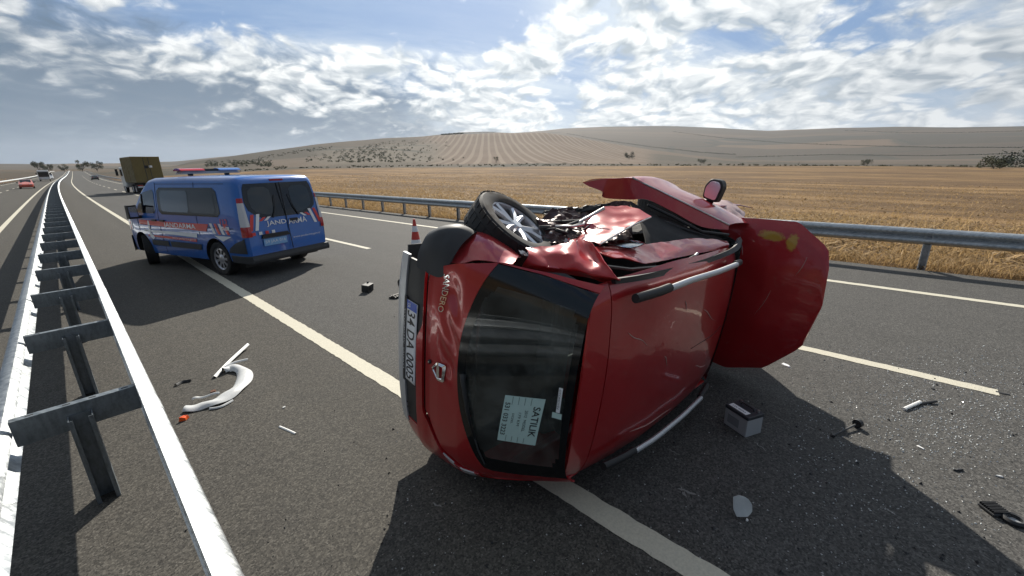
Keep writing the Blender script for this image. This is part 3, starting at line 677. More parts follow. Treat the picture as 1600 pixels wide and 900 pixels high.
hedge_row([(690, 211), (730, 208.5), (775, 207)], 2.0, 4.0, 0.8, 65, 'dark scrub on the crest of the striped hill')
cs, rr = [], []
for i in range(420):
    px = random.gauss(570, 55); py = random.uniform(221, 254)
    if py < 254-(px-470)*0.19-6 or px < 478: continue
    p, r = hit(px, py, 240, 890)
    if r < 880: h = random.uniform(0.8, 2.4)*r/450; cs.append(p+Vector((0, 0, h*0.4))); rr.append(h)
for i in range(150):
    p, r = hit(random.uniform(322, 424), random.uniform(251, 261), 240, 890); h = random.uniform(1.0, 2.4); cs.append(p+Vector((0, 0, h*0.4))); rr.append(h)
for i in range(60):
    px = random.uniform(400, 520); p, r = hit(px, 258-(px-330)*0.15+random.uniform(-2, 3), 240, 890)
    if r < 880: h = random.uniform(0.8, 1.7); cs.append(p+Vector((0, 0, h*0.4))); rr.append(h)
tag(leaf_cloud('hill_scrub', cs, rr, 22, 0.5, LEAF, None, 4, 0.7), 'grey-green scrub scattered over the lower slope of the hill', 'scrub', kind='stuff')
# ------------------------------------------------------------------ vehicles: shared builders
def loft_body(stations, side, rc=0.14, top_in=0.45):
    """stations: (x, half width, z bottom, z top); side(z): width factor.  One closed skin."""
    loops = []
    for x, W, zb, zt, r in stations:
        h = [(0.0, zb), (W*side(zb)*0.90, zb)]
        for k in range(22):
            z = zb+0.03+(zt-r-zb-0.03)*k/21; h.append((W*side(z), z))
        yc = W*side(zt-r); rr = min(r, yc*0.5)
        for k in range(1, 6):
            a = k/6*math.pi/2; h.append((yc-rr*1.1*(1-math.cos(a)), zt-r+r*0.92*math.sin(a)))
        h += [(yc*top_in, zt-r*0.02), (0.0, zt)]
        loop = [(x, y, z) for y, z in h]+[(x, -y, z) for y, z in reversed(h[1:-1])]
        loops.append(loop)
    n = len(loops[0]); mb = MB(); vs = [p for l in loops for p in l]; fs = []
    for i in range(len(loops)-1):
        for k in range(n): fs.append((i*n+k, i*n+(k+1) % n, (i+1)*n+(k+1) % n, (i+1)*n+k))
    fs.append(tuple(range(n))); fs.append(tuple((len(loops)-1)*n+k for k in range(n-1, -1, -1)))
    return mb.add(vs, fs)
def cut_arches(o, wheels, r, y_in, dark_index=1):
    """wheel arches cut out of a closed body with cylinders"""
    for x, z in wheels:
        for s in (1, -1):
            mb = MB(); n = 40; y0, y1 = s*y_in, s*2.0
            vs = [(x+r*math.cos(a), y, z+r*math.sin(a)) for y in (y0, y1) for a in [k*2*math.pi/n for k in range(n)]]
            mb.add(vs, [tuple(range(n)), tuple(range(2*n-1, n-1, -1))]+[(k, n+k, n+(k+1) % n, (k+1) % n) for k in range(n)])
            c = mb.build('cutter', [DARK], None); c.data.materials.clear()
            for q in o.data.materials: c.data.materials.append(q)
            c.data.polygons.foreach_set('material_index', [dark_index]*len(c.data.polygons))
            md = o.modifiers.new('b', 'BOOLEAN'); md.operation = 'DIFFERENCE'; md.object = c; md.solver = 'EXACT'
            dg = bpy.context.evaluated_depsgraph_get(); dg.update()
            me = bpy.data.meshes.new_from_object(o.evaluated_get(dg)); o.modifiers.clear(); old = o.data; me.name = old.name; o.data = me
            bpy.data.objects.remove(c)
    o.data.polygons.foreach_set('use_smooth', [True]*len(o.data.polygons)); o.data.set_sharp_from_angle(angle=R(32))
def tyre_profile(r, w):
    return [(r*0.66, -w*0.5*0.86), (r*0.80, -w*0.5), (r*0.93, -w*0.5*0.98), (r*0.985, -w*0.5*0.82), (r, -w*0.25), (r, w*0.25), (r*0.985, w*0.5*0.82), (r*0.93, w*0.5*0.98), (r*0.80, w*0.5), (r*0.66, w*0.5*0.86)]
def wheel(parent, loc, r, w, style, out=1, steer=0.0, basis=None):
    """axis = local Y, outer face towards +Y * out"""
    t = MB().lathe(tyre_profile(r, w), 48)
    # tread grooves: raised shoulder blocks
    for k in range(36 if style != 'far' else 0):
        a = k*2*math.pi/36
        for yy in (-w*0.36, w*0.36):
            rot = Matrix.Rotation(-a, 4, 'Y').to_3x3(); c = Vector((math.cos(a)*r*0.997, yy, math.sin(a)*r*0.997)); t.box(c, (0.004, w*0.2, r*0.13), rot)
        if style == 'alloy':
            rot = Matrix.Rotation(-a, 4, 'Y').to_3x3(); t.box((math.cos(a)*r*1.001, 0, math.sin(a)*r*1.001), (0.004, w*0.3, r*0.15), rot)
    o = t.build('wheel', RUBBER, parent, smooth=True, angle=30)
    if basis is not None: o.matrix_local = basis
    else: o.location = loc; o.rotation_euler = (0, 0, steer+(0 if out > 0 else math.pi))
    ri = r*0.67; yo = w*0.40
    rim = MB().lathe([(ri, -yo), (ri*0.96, -yo*0.6), (ri*0.93, yo*0.5), (ri*0.97, yo*0.92), (ri*1.02, yo), (ri*1.02, yo*0.88)], 40)
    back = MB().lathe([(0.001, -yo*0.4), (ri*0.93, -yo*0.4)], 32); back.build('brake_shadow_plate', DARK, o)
    if style == 'alloy':
        for k in range(5):
            a0 = k*2*math.pi/5+0.3
            for da, wd in ((-0.16, 0.020), (0.16, 0.020)):
                p0 = Vector((math.cos(a0)*ri*0.16, yo*0.55, math.sin(a0)*ri*0.16)); p1 = Vector((math.cos(a0+da)*ri*0.55, yo*0.72, math.sin(a0+da)*ri*0.55)); p2 = Vector((math.cos(a0+da*1.5)*ri*0.97, yo*0.75, math.sin(a0+da*1.5)*ri*0.97))
                rim.tube([p0, p1, p2], [0.024, wd, 0.019], 6)
        rim.lathe([(0.001, yo*0.92), (ri*0.17, yo*0.9), (ri*0.22, yo*0.7), (ri*0.24, yo*0.3)], 20)
        rim.build('rim', ALLOY, o, smooth=True, angle=40)
    else:
        rim.lathe([(0.001, yo*0.95), (ri*0.3, yo*0.95), (ri*0.38, yo*0.80), (ri*0.8, yo*0.86), (ri*0.98, yo*0.72)], 40)
        rim.build('rim', ALLOY, o, smooth=True, angle=40)
        if style == 'cap':
            sl = MB()
            for k in range(9):
                a = k*2*math.pi/9; u = Vector((math.cos(a), 0, math.sin(a))); v = Vector((-math.sin(a), 0, math.cos(a)))
                pts = [u*ri*0.47-v*ri*0.06, u*ri*0.47+v*ri*0.06, u*ri*0.80+v*ri*0.15, u*ri*0.86, u*ri*0.80-v*ri*0.15]
                sl.add([p+Vector((0, yo*0.90, 0)) for p in pts]+[p+Vector((0, yo*0.6, 0)) for p in pts], [(0, 1, 2, 3, 4)]+[(i, 5+i, 5+(i+1) % 5, (i+1) % 5) for i in range(5)])
            sl.build('cap_slot', DARK, o)
    return o

# ------------------------------------------------------------------ gendarmerie van
def make_van():
    pr, pf = at(357, 428), at(240, 411); ang = math.atan2(pf.y-pr.y, pf.x-pr.x); ca, sa = math.cos(ang), math.sin(ang)
    org = (pr.x-(1.02*ca-0.86*sa), pr.y-(1.02*sa+0.86*ca), 0)
    v = empty('patrol_van', org, ang, 'blue patrol van with red and white stripes and a red-blue roof light bar, parked askew', 'van'); v.scale = (1.0, 1.0, 1.03)
    side = lambda z: float(np.interp(z, [0.25, 0.4, 0.62, 0.95, 1.2, 1.5, 1.8, 2.0], [0.955, 0.985, 0.995, 1.0, 0.985, 0.952, 0.91, 0.88]))
    Wx = lambda x: float(np.interp(x, [0, 0.05, 0.13, 0.25, 0.6, 3.6, 4.2, 4.55, 4.8, 4.92, 4.98], [0.90, 0.945, 0.97, 0.982, 0.988, 0.988, 0.955, 0.90, 0.80, 0.70, 0.56]))
    ZT = [(0.0, 1.86), (0.04, 1.92), (0.12, 1.955), (0.3, 1.97), (2.0, 1.985), (3.1, 1.965), (3.3, 1.93), (3.5, 1.80), (3.85, 1.52), (4.15, 1.27), (4.25, 1.20), (4.5, 1.12), (4.75, 1.02), (4.9, 0.90), (4.98, 0.74)]
    zt = lambda x: float(np.interp(x, [a for a, b in ZT], [b for a, b in ZT]))
    xs = [0, 0.02, 0.05, 0.09, 0.13, 0.2, 0.3, 0.5, 0.8, 1.2, 1.6, 2.0, 2.5, 2.9, 3.1, 3.2, 3.3, 3.4, 3.5, 3.65, 3.85, 4.0, 4.15, 4.25, 4.35, 4.5, 4.62, 4.75, 4.84, 4.9, 4.95, 4.98]
    tilt = lambda x, z: 0.15*float(sst(0.75, 2.05, z))*max(0.0, 1-x/1.0)
    zb = lambda x: float(np.interp(x, [0, 0.2, 0.8, 4.2, 4.7, 4.98], [0.40, 0.34, 0.27, 0.27, 0.26, 0.32]))
    mb = loft_body([(x, Wx(x), zb(x), zt(x), 0.13 if x < 4.2 else 0.09) for x in xs], side)
    mb.v = [(x+tilt(x, z), y, z) for x, y, z in mb.v]
    body = mb.build('body', [BLUE, DARK], None, smooth=True, angle=32)
    cut_arches(body, [(1.02, 0.36), (3.97, 0.36)], 0.41, 0.60); body.parent = v
    SY = lambda x, z, off=0.005: (x+tilt(x, z), Wx(x)*side(z)+off, z)         # left side surface
    SR = lambda x, z, off=0.005: (x+tilt(x, z), -Wx(x)*side(z)-off, z)
    RX = lambda y, z, off=0.006: (tilt(0, z)-off, y, z)                        # rear surface
    def sp(name, poly, m, off=0.005, fn=SY, nz=6, nx=6, thick=0.004):
        rows = row_patch(poly, lambda a, b: fn(a, b, off), nz, nx)
        if fn is SR or fn is RX: rows = [list(reversed(r)) for r in rows]
        return grid_mb(rows, 0).build(name, m, v, smooth=True, fixn=False)
    # glazing
    for fn in (SY, SR):
        sp('side_window', round_poly([(0.62, 1.20), (2.93, 1.20), (2.93, 1.76), (0.72, 1.76)], 0.10), GL_V if fn is SR else FRIT, 0.006, fn, 8, 8) if fn is SR else None
        sp('door_window', round_poly([(3.06, 1.21), (3.92, 1.21), (3.84, 1.32), (3.46, 1.70), (3.06, 1.72)], 0.05), GL_V, 0.006, fn, 8, 6)
    fr = sp('side_window', round_poly([(0.62, 1.20), (2.93, 1.20), (2.93, 1.76), (0.72, 1.76)], 0.12), FRIT, 0.006, SY, 8, 8)
    sp('sliding_pane', round_poly([(1.75, 1.26), (2.80, 1.26), (2.80, 1.70), (1.75, 1.70)], 0.04), GL_V, 0.0095, SY, 6, 6)
    sp('rear_pane', round_poly([(0.78, 1.26), (1.68, 1.26), (1.68, 1.70), (0.84, 1.70)], 0.06), mat('dark_pane', (0.012, 0.014, 0.016), 0.05, spec=0.6), 0.0095, SY, 6, 6)
    sp('quarter_pane', [(3.60, 1.23), (3.90, 1.23), (3.60, 1.56)], GL_V, 0.010, SY, 5, 3)
    tubes = MB()
    tubes.tube([SY(3.57, z, 0.012) for z in (1.21, 1.4, 1.62)], 0.014, 6); tubes.build('window_bar', BLACKP, v)
    ws = []
    for i in range(9):
        x = 3.42+(4.16-3.42)*i/8; z = zt(x)+0.006; w_ = Wx(x)*side(z-0.1)*0.86; ws.append([(x, w_*(1-2*j/8), z-0.03*(2*j/8-1)**4) for j in range(9)])
    grid_mb(ws).build('windscreen', GL_V, v, smooth=True, fixn=False)
    # rear doors: panes, seam, handle, lamp cluster
    for s in (1, -1):
        poly = [(s*0.010, 1.15), (s*0.56, 1.15), (s*0.78, 1.32), (s*0.815, 1.50), (s*0.76, 1.82), (s*0.010, 1.82)]
        if s < 0: poly = poly[::-1]
        sp('rear_window', round_poly(poly, 0.03), FRIT, 0.007, RX, 8, 6)
        poly = [(s*0.22, 1.21), (s*0.52, 1.21), (s*0.69, 1.33), (s*0.72, 1.48), (s*0.68, 1.75), (s*0.22, 1.75)]
        if s < 0: poly = poly[::-1]
        sp('rear_pane', round_poly(poly, 0.09), mat('rear_dark_pane', (0.018, 0.024, 0.026), 0.04, spec=0.7), 0.010, RX, 8, 6)
        wp = MB(); wp.tube([(-0.02+tilt(0, 1.15), s*0.30, 1.14), (tilt(0, 1.3)-0.03, s*0.22, 1.32), (tilt(0, 1.55)-0.025, s*0.16, 1.58)], [0.014, 0.010, 0.006], 6); wp.build('wiper', BLACKP, v)
        # tail lamp wraps the corner
        for z0, z1, m, nm in ((0.82, 1.02, LENSR, 'tail_lamp'), (1.02, 1.24, LENSW, 'tail_lamp_clear'), (1.24, 1.47, LENSW, 'tail_lamp_reverse'), (1.47, 1.56, LENSR, 'tail_lamp_top')):
            rows = []
            for i in range(5):
                z = z0+(z1-z0)*i/4; row = []
                ins = float(np.interp(z, [0.82, 1.1, 1.56], [0.085, 0.07, 0.03])); out = float(np.interp(z, [0.82, 1.1, 1.56], [0.10, 0.085, 0.06]))
                for k in range(7):
                    if k < 3: x = out*(1-k/3); row.append((x+tilt(x, z)-0.004, s*(Wx(x)*side(z)+0.014), z))
                    else: q = (k-3)/3; row.append((tilt(0, z)-0.016, s*(Wx(0.0)*side(z)+0.008-ins*q), z))
                rows.append(row if s > 0 else row[::-1])
            grid_mb(rows).build(nm, m, v, smooth=True, fixn=False)
    sp('window_divider', [(-0.05, 1.15), (0.05, 1.15), (0.05, 1.82), (-0.05, 1.82)], FRIT, 0.0085, RX, 6, 2)
    mb = MB(); mb.box((tilt(0, 1.2)*0.5-0.004, 0, 1.15), (0.012, 0.012, 1.36), Matrix.Rotation(0.085, 4, 'Y').to_3x3()); mb.build('door_seam', DARK, v)
    MB().box((tilt(0, 1.84)+0.01, 0, 1.875), (0.03, 0.30, 0.035)).build('brake_lamp', LENSR, v)
    mb = MB(); mb.box((-0.012, 0.33, 0.80), (0.05, 0.62, 0.075), taper=0.9); mb.build('number_plate_lamp', BLACKP, v)
    MB().box((-0.014+tilt(0, 1.02), -0.16, 1.06), (0.03, 0.18, 0.05)).build('door_handle', BLACKP, v)
    pl = MB().box((-0.014, 0.36, 0.675), (0.014, 0.52, 0.135)).build('number_plate', mat('pale_blue_plate', (0.20, 0.42, 0.72), 0.4), v)
    text_mesh('59 JAA 016', 'plate_text', lambda a, b: (-0.0225, 0.59-a, 0.638+b), WHITE, v, 0.46, 0.075)
    # dark lower cladding
    rows = []
    ys = [1, 0.98, 0.9, 0.6, 0.3, 0, -0.3, -0.6, -0.9, -0.98, -1]
    for z in (0.30, 0.33, 0.38, 0.42, 0.44):
        row = [(x, Wx(x)*side(z)+0.012, z) for x in (0.56, 0.3, 0.12)]+[(-0.045-(0.02 if z in (0.33, 0.38) else 0), q*0.93, z) for q in ys]+[(x, -Wx(x)*side(z)-0.012, z) for x in (0.12, 0.3, 0.56)]
        rows.append(row)
    rows.append([(p[0]+0.05 if 2 < i < 14 else p[0], p[1]*0.985, 0.452) for i, p in enumerate(rows[-1])])
    grid_mb(rows).build('rear_bumper', DGREY, v, smooth=True, angle=50)
    for fn in (SY, SR):
        sp('arch_cladding', [(0.18, 0.60), (0.62, 0.60), (0.60, 0.72), (0.18, 0.78)], DGREY, 0.009, fn, 3, 3) if False else None
        sp('side_moulding', [(1.55, 0.50), (2.70, 0.50), (2.70, 0.62), (1.50, 0.62)], DGREY, 0.016, fn, 3, 6)
        sp('door_moulding', [(2.78, 0.50), (3.48, 0.50), (3.46, 0.62), (2.78, 0.62)], DGREY, 0.016, fn, 3, 6)
        poly = [(0.06, 0.50), (0.60, 0.50), (0.50, 0.64), (0.06, 0.80)]; sp('corner_cladding', poly, DGREY, 0.010, fn, 3, 4)
    rows = [[(x, y, z) for x, y, z in [(4.62, 0.9, z), (4.85, 0.80, z), (5.0, 0.58, z), (5.04, 0, z), (5.0, -0.58, z), (4.85, -0.80, z), (4.62, -0.9, z)]] for z in (0.25, 0.35, 0.5, 0.62)]
    grid_mb(rows).build('front_bumper', DGREY, v, smooth=True)
    for s in (1, -1):
        MB().box((4.70, s*0.68, 0.90), (0.22, 0.26, 0.2), Matrix.Rotation(-s*0.6, 4, 'Z').to_3x3()).build('headlamp', LENSW, v)
        mb = MB(); mb.box((3.72, s*1.13, 1.24), (0.13, 0.20, 0.30), taper=0.88); mb.tube([(3.74, s*0.93, 1.12), (3.74, s*1.08, 1.12)], 0.04, 8)
        m_ = mb.build('door_mirror', BLACKP, v); b = m_.modifiers.new('b', 'BEVEL'); b.width = 0.035; b.segments = 3
        MB().box((3.652, s*1.13, 1.245), (0.006, 0.15, 0.22)).build('mirror_glass', CHROME, m_)
    # seams and handles on the left side
    for x, z0, z1 in ((2.98, 0.36, 1.86), (1.50, 0.80, 1.86), (3.95, 0.80, 1.18)):
        MB().tube([SY(x, z0+(z1-z0)*i/6, 0.001) for i in range(7)], 0.006, 5).build('door_seam', DARK, v)
    MB().tube([SY(x, 1.83, 0.0) for x in (0.4, 1.0, 1.6, 2.2, 2.98)], 0.006, 5).build('roof_seam', DARK, v)
    MB().tube([SY(x, 0.985, 0.002) for x in (0.3, 0.8, 1.5)], 0.007, 5).build('slide_track', DARK, v)
    for x in (3.16, 2.83): MB().box(SY(x, 1.06, 0.018), (0.17, 0.03, 0.035)).build('door_handle', BLACKP, v)
    # stripes
    sp('red_stripe', [(1.22, 0.90), (3.85, 0.92), (3.90, 1.02), (3.86, 1.05), (1.12, 1.05)], REDV, 0.008, SY, 3, 24)
    sp('white_stripe', [(1.62, 0.755), (3.70, 0.79), (3.72, 0.84), (1.58, 0.84)], WHITE, 0.008, SY, 2, 24)
    sp('lower_red_stripe', [(1.66, 0.66), (3.55, 0.68), (3.60, 0.725), (1.64, 0.725)], REDV, 0.008, SY, 2, 24)
    for i, x in enumerate((1.06, 0.90, 0.76, 0.60)):
        sp('slash', [(x-0.17, 0.86), (x-0.08, 0.86), (x+0.02, 1.07), (x-0.07, 1.07)], WHITE if i % 2 == 0 else REDV, 0.008, SY, 3, 2)
    sp('arrow_mark', [(0.72, 0.72), (0.40, 0.83), (0.98, 0.83)], WHITE, 0.0085, SY, 3, 3)
    sp('crest_mark', round_poly([(3.30, 0.66), (3.40, 0.62), (3.50, 0.68), (3.47, 1.05), (3.40, 1.05), (3.42, 0.72), (3.34, 0.72)], 0.02), WHITE, 0.0105, SY, 10, 2)
    for k, (x, m_) in enumerate(((4.35, WHITE), (4.42, REDV), (4.50, WHITE))):
        sp('front_slash', [(x-0.02, 0.80), (x+0.04, 0.80), (x+0.02, 1.0), (x-0.03, 1.0)], m_, 0.008, SY, 3, 2)
    TX = lambda x0, z0, off=0.0115: (lambda a, b: SY(x0-a, z0+b, off))
    text_mesh('JANDARMA', 'side_lettering', TX(2.80, 0.905), WHITE, v, 1.22, 0.125, 0.012)
    text_mesh('www.jandarma.gov.tr', 'web_lettering', TX(2.58, 0.675), WHITE, v, 0.92, 0.055)
    text_mesh('112', 'number_lettering', TX(0.68, 1.05), REDV, v, 0.24, 0.12, 0.012)
    sp('number_patch', [(0.42, 0.955), (0.68, 0.955), (0.68, 1.02), (0.42, 1.02)], WHITE, 0.008, SY, 2, 2)
    text_mesh('ACİL', 'patch_text', TX(0.65, 0.965, 0.0105), REDV, v, 0.19, 0.045)
    TR = lambda y0, z0: (lambda a, b: RX(y0-a, z0+b, 0.010))
    text_mesh('JAND', 'rear_lettering', TR(0.475, 0.97), WHITE, v, 0.45, 0.115, 0.012); text_mesh('ARMA', 'rear_lettering', TR(-0.02, 0.97), WHITE, v, 0.46, 0.115, 0.012)
    text_mesh('www.jandarma.gov.tr', 'web_lettering', TR(-0.06, 0.66), WHITE, v, 0.72, 0.05)
    def rear_slash(y0, z0, dy, z1, w_, m_): sp('slash', sorted([(y0, z0), (y0-w_, z0)])+sorted([(y0+dy, z1), (y0+dy-w_, z1)], reverse=True), m_, 0.008, RX, 3, 2)
    for s in (1, -1):
        for y0, z0, z1, m_ in ((0.86, 0.93, 1.24, REDV), (0.74, 0.93, 1.24, WHITE), (0.62, 1.10, 1.17, REDV), (0.51, 1.10, 1.17, WHITE)):
            dy = -0.10 if s > 0 else 0.10; y_ = y0 if s > 0 else -y0+0.07
            if s < 0: rear_slash(y_-0.0, z0, dy, z1, 0.07, m_)
            else: rear_slash(y_, z0, dy, z1, 0.07, m_)
    for k, y in enumerate((0.80, 0.66, 0.52, 0.38)):
        sp('chequer', [(y-0.05, 0.84), (y+0.02, 0.84), (y+0.02, 0.90), (y-0.05, 0.90)], REDV if k % 2 == 0 else WHITE, 0.008, RX, 2, 2)
    # roof light bar
    lb = MB().box((2.45, 0, 2.055), (0.26, 1.30, 0.06), taper=0.9).build('light_bar', mat('lightbar_grey', (0.3, 0.31, 0.33), 0.4), v)
    for s, m_ in ((1, mat('red_beacon', (0.55, 0.03, 0.03), 0.15, coat=0.5)), (-1, mat('blue_beacon', (0.10, 0.22, 0.55), 0.15, coat=0.5))):
        q = MB(); 
        rows = [[(2.45+0.155*math.cos(a), s*y, 2.085+0.055*math.sin(a)) for a in [math.pi*k/8 for k in range(9)]] for y in (0.16, 0.30, 0.50, 0.60, 0.655)]
        q = grid_mb(rows); q.build('beacon', m_, lb, smooth=True)
        MB().box((2.45, s*0.4, 2.005), (0.12, 0.05, 0.05)).build('bar_foot', BLACKP, lb)
    MB().box((2.45, 0, 2.10), (0.24, 0.30, 0.05)).build('bar_speaker', BLACKP, lb)
    # cabin
    MB().box((2.6, 0, 0.62), (3.8, 1.6, 0.2)).build('cabin_floor', DARK, v)
    for x in (3.0, 1.9):
        for y in (0.45, -0.45):
            q = MB(); q.box((x, y, 0.95), (0.5, 0.5, 0.2)); q.box((x-0.25, y, 1.25), (0.14, 0.48, 0.62), Matrix.Rotation(-0.15, 4, 'Y').to_3x3()); q.box((x-0.32, y, 1.60), (0.10, 0.26, 0.18)); q.build('seat', DGREY, v)
    for s in (1, -1):
        wheel(v, (1.02, s*0.85, 0.34), 0.345, 0.23, 'cap', s)
        wheel(v, (3.97, s*0.85, 0.34), 0.345, 0.23, 'cap', s, -0.42)
    MB().box((2.5, 0, 0.30), (4.3, 1.3, 0.14)).build('underbody', UNDER, v)
    for s in (1, -1): MB().box((0.30, s*0.72, 0.38), (0.02, 0.3, 0.34)).build('mudflap', BLACKP, v)
    return v
make_van()

# ------------------------------------------------------------------ traffic further along
def far_car(loc, ang, label, paint, length=4.3, w=0.88, h=1.45, cat='car'):
    v = empty('car', loc, ang, label, cat)
    side = lambda z: float(np.interp(z, [0.2, 0.5, 0.8, 1.1, h], [0.95, 1.0, 0.98, 0.88, 0.76])); L = length/4.3
    st = [(0, 0.80*w/0.88, 0.35, 0.75, 0.05), (0.06, 0.86*w/0.88, 0.25, 0.92, 0.06), (0.3, w, 0.22, 1.0, 0.06), (0.75, w, 0.2, h-0.05, 0.12), (1.2, w, 0.2, h, 0.12), (2.3, w, 0.2, h-0.02, 0.12), (3.05, w, 0.2, 0.98, 0.08), (3.7, w*0.97, 0.2, 0.88, 0.07), (4.15, w*0.9, 0.22, 0.74, 0.06), (4.3, w*0.75, 0.3, 0.6, 0.05)]
    b = loft_body([(x*L, a, c, d, e) for x, a, c, d, e in st], side).build('body', [paint, DARK], None, smooth=True, angle=30)
    cut_arches(b, [(0.75*L, 0.32), (3.4*L, 0.32)], 0.35, 0.55); b.parent = v
    for s in (1, -1):
        rows = row_patch([(0.55, 0.97), (2.75, 0.97), (2.2, h-0.14), (0.95, h-0.14)], lambda a, z: (a*L, s*(w*side(z)+0.01), z), 5, 6); grid_mb(rows).build('side_window', FRIT, v)
        MB().box((4.15*L, s*0.62*w, 0.66), (0.2, 0.3, 0.14)).build('headlamp', LENSW, v); MB().box((0.05, s*0.66*w, 0.82), (0.12, 0.26, 0.16)).build('tail_lamp', LENSR, v)
        MB().box((2.75*L, s*(w+0.08), 1.0), (0.14, 0.2, 0.14)).build('door_mirror', BLACKP, v)
    grid_mb([[(2.32*L+0.70*L*i/5, w*0.72*(1-2*j/5), h-0.04-(h-1.02)*i/5+0.015) for j in range(6)] for i in range(6)]).build('windscreen', FRIT, v)
    grid_mb([[(0.32*L+0.40*L*i/5-0.01, w*0.70*(1-2*j/5), 1.02+(h-1.12)*i/5) for j in range(6)] for i in range(6)]).build('rear_window', FRIT, v)
    for x in (0.75, 3.4):
        for s in (1, -1): wheel(v, (x*L, s*(w-0.1), 0.31), 0.31, 0.19, 'far', s)
    return v
def road_pt(x, s): return (x+float(curve(s)), s, float(rz(s)))
ORANGE = car_paint('orange_red_paint', (0.48, 0.06, 0.03), 0.1); BLK = car_paint('black_car_paint', (0.01, 0.01, 0.012), 0.1); WHT = car_paint('white_paint', (0.7, 0.7, 0.7), 0.0)
far_car(road_pt(-3.75, 112), -math.pi/2, 'orange-red hatchback coming along the opposite carriageway', ORANGE)
far_car(road_pt(7.3, 190), math.pi/2, 'black car driving away beyond the box truck', BLK)
far_car(road_pt(-3.75, 235), -math.pi/2, 'white van following the white bus', WHT, 5.0, 0.98, 2.2, 'van')
def box_vehicle(loc, ang, label, name, cat, box_m, cab_m, L=7.2, W=1.25, H=3.9, cabL=2.0, z0=1.15, bus=False):
    v = empty(name, loc, ang, label, cat)
    if bus:
        b = MB().box((L/2, 0, (0.4+H)/2), (L, 2*W, H-0.4)).build('body', box_m, v); md = b.modifiers.new('b', 'BEVEL'); md.width = 0.2; md.segments = 4
        MB().box((L+0.005, 0, 1.95), (0.03, 2*W-0.3, 1.5)).build('windscreen', FRIT, v)
        for s in (1, -1):
            MB().box((L/2, s*(W+0.006), 2.0), (L-1.2, 0.02, 0.95)).build('side_window', FRIT, v); MB().box((L+0.01, s*0.85, 0.85), (0.05, 0.4, 0.25)).build('headlamp', LENSW, v)
            MB().box((L+0.25, s*(W+0.18), 2.2), (0.12, 0.25, 0.5)).build('door_mirror', BLACKP, v)
            for x in (2.2, L-2.2): wheel(v, (x, s*(W-0.2), 0.48), 0.48, 0.28, 'far', s)
        return v
    Lb = L-cabL-0.25
    b = MB().box((Lb/2, 0, (z0+H)/2), (Lb, 2*W, H-z0)).build('cargo_box', box_m, v); md = b.modifiers.new('b', 'BEVEL'); md.width = 0.04; md.segments = 2
    for s in (1, -1):
        MB().box((-0.012, s*W/2, (z0+H)/2), (0.03, W-0.05, H-z0-0.16)).build('rear_door', box_m, v)
        MB().tube([(-0.045, s*0.22, z0+0.1), (-0.045, s*0.22, H-0.12)], 0.025, 6).build('lock_bar', DGREY, v)
        MB().box((-0.05, s*(W-0.25), 0.82), (0.10, 0.42, 0.16)).build('tail_lamp', LENSR, v)
        MB().box((0.5, s*0.9, 0.6), (0.02, 0.6, 0.62)).build('mudflap', BLACKP, v)
        for x in (1.2, 2.45): wheel(v, (x, s*(W-0.2), 0.48), 0.48, 0.36, 'far', s)
        wheel(v, (L-0.9, s*(W-0.2), 0.48), 0.48, 0.3, 'far', s)
        MB().box((L-0.1, s*(W+0.2), 2.3), (0.15, 0.22, 0.75)).build('door_mirror', BLACKP, v)
    for x in np.arange(0.5, Lb, 0.62):
        MB().box((x, W+0.006, (z0+H)/2), (0.05, 0.03, H-z0-0.3)).build('side_rib', box_m, v)
    MB().box((-0.05, 0.1, H*0.72), (0.02, 0.34, 0.3)).build('rear_mark', INK, v); MB().box((-0.05, -0.3, H*0.73), (0.02, 0.28, 0.22)).build('rear_label', WHITE, v)
    MB().box((-0.06, 0, 0.70), (0.14, 2*W-0.1, 0.16)).build('rear_bumper', SILVER, v)
    MB().box((L/2, 0, 0.9), (L-0.6, 0.9, 0.3)).build('chassis', UNDER, v)
    c = MB().box((L-cabL/2, 0, 1.75), (cabL, 2*W-0.1, 2.3)).build('cab', cab_m, v); md = c.modifiers.new('b', 'BEVEL'); md.width = 0.15; md.segments = 3
    MB().box((L+0.005, 0, 2.2), (0.03, 2*W-0.4, 0.9)).build('windscreen', FRIT, v)
    for s in (1, -1): MB().box((L-cabL*0.45, s*(W-0.04), 2.25), (cabL*0.5, 0.03, 0.75)).build('side_window', FRIT, v)
    return v
OLIVE = mat('olive_container', (0.155, 0.118, 0.035), 0.6, var=0.2, vscale=2, dirt=(1.5, 0.5, 0.3))
tp = at(212, 300.5)
box_vehicle(road_pt(7.35, 62.0), math.pi/2+0.09, 'olive-brown box truck stopped ahead of the blue patrol van', 'box_truck', 'truck', OLIVE, mat('cab_white', (0.6, 0.6, 0.58), 0.4))
box_vehicle(road_pt(-4.0, 205), -math.pi/2, 'white bus coming along the opposite carriageway', 'bus', 'bus', WHT, WHT, L=10, W=1.25, H=3.2, bus=True)
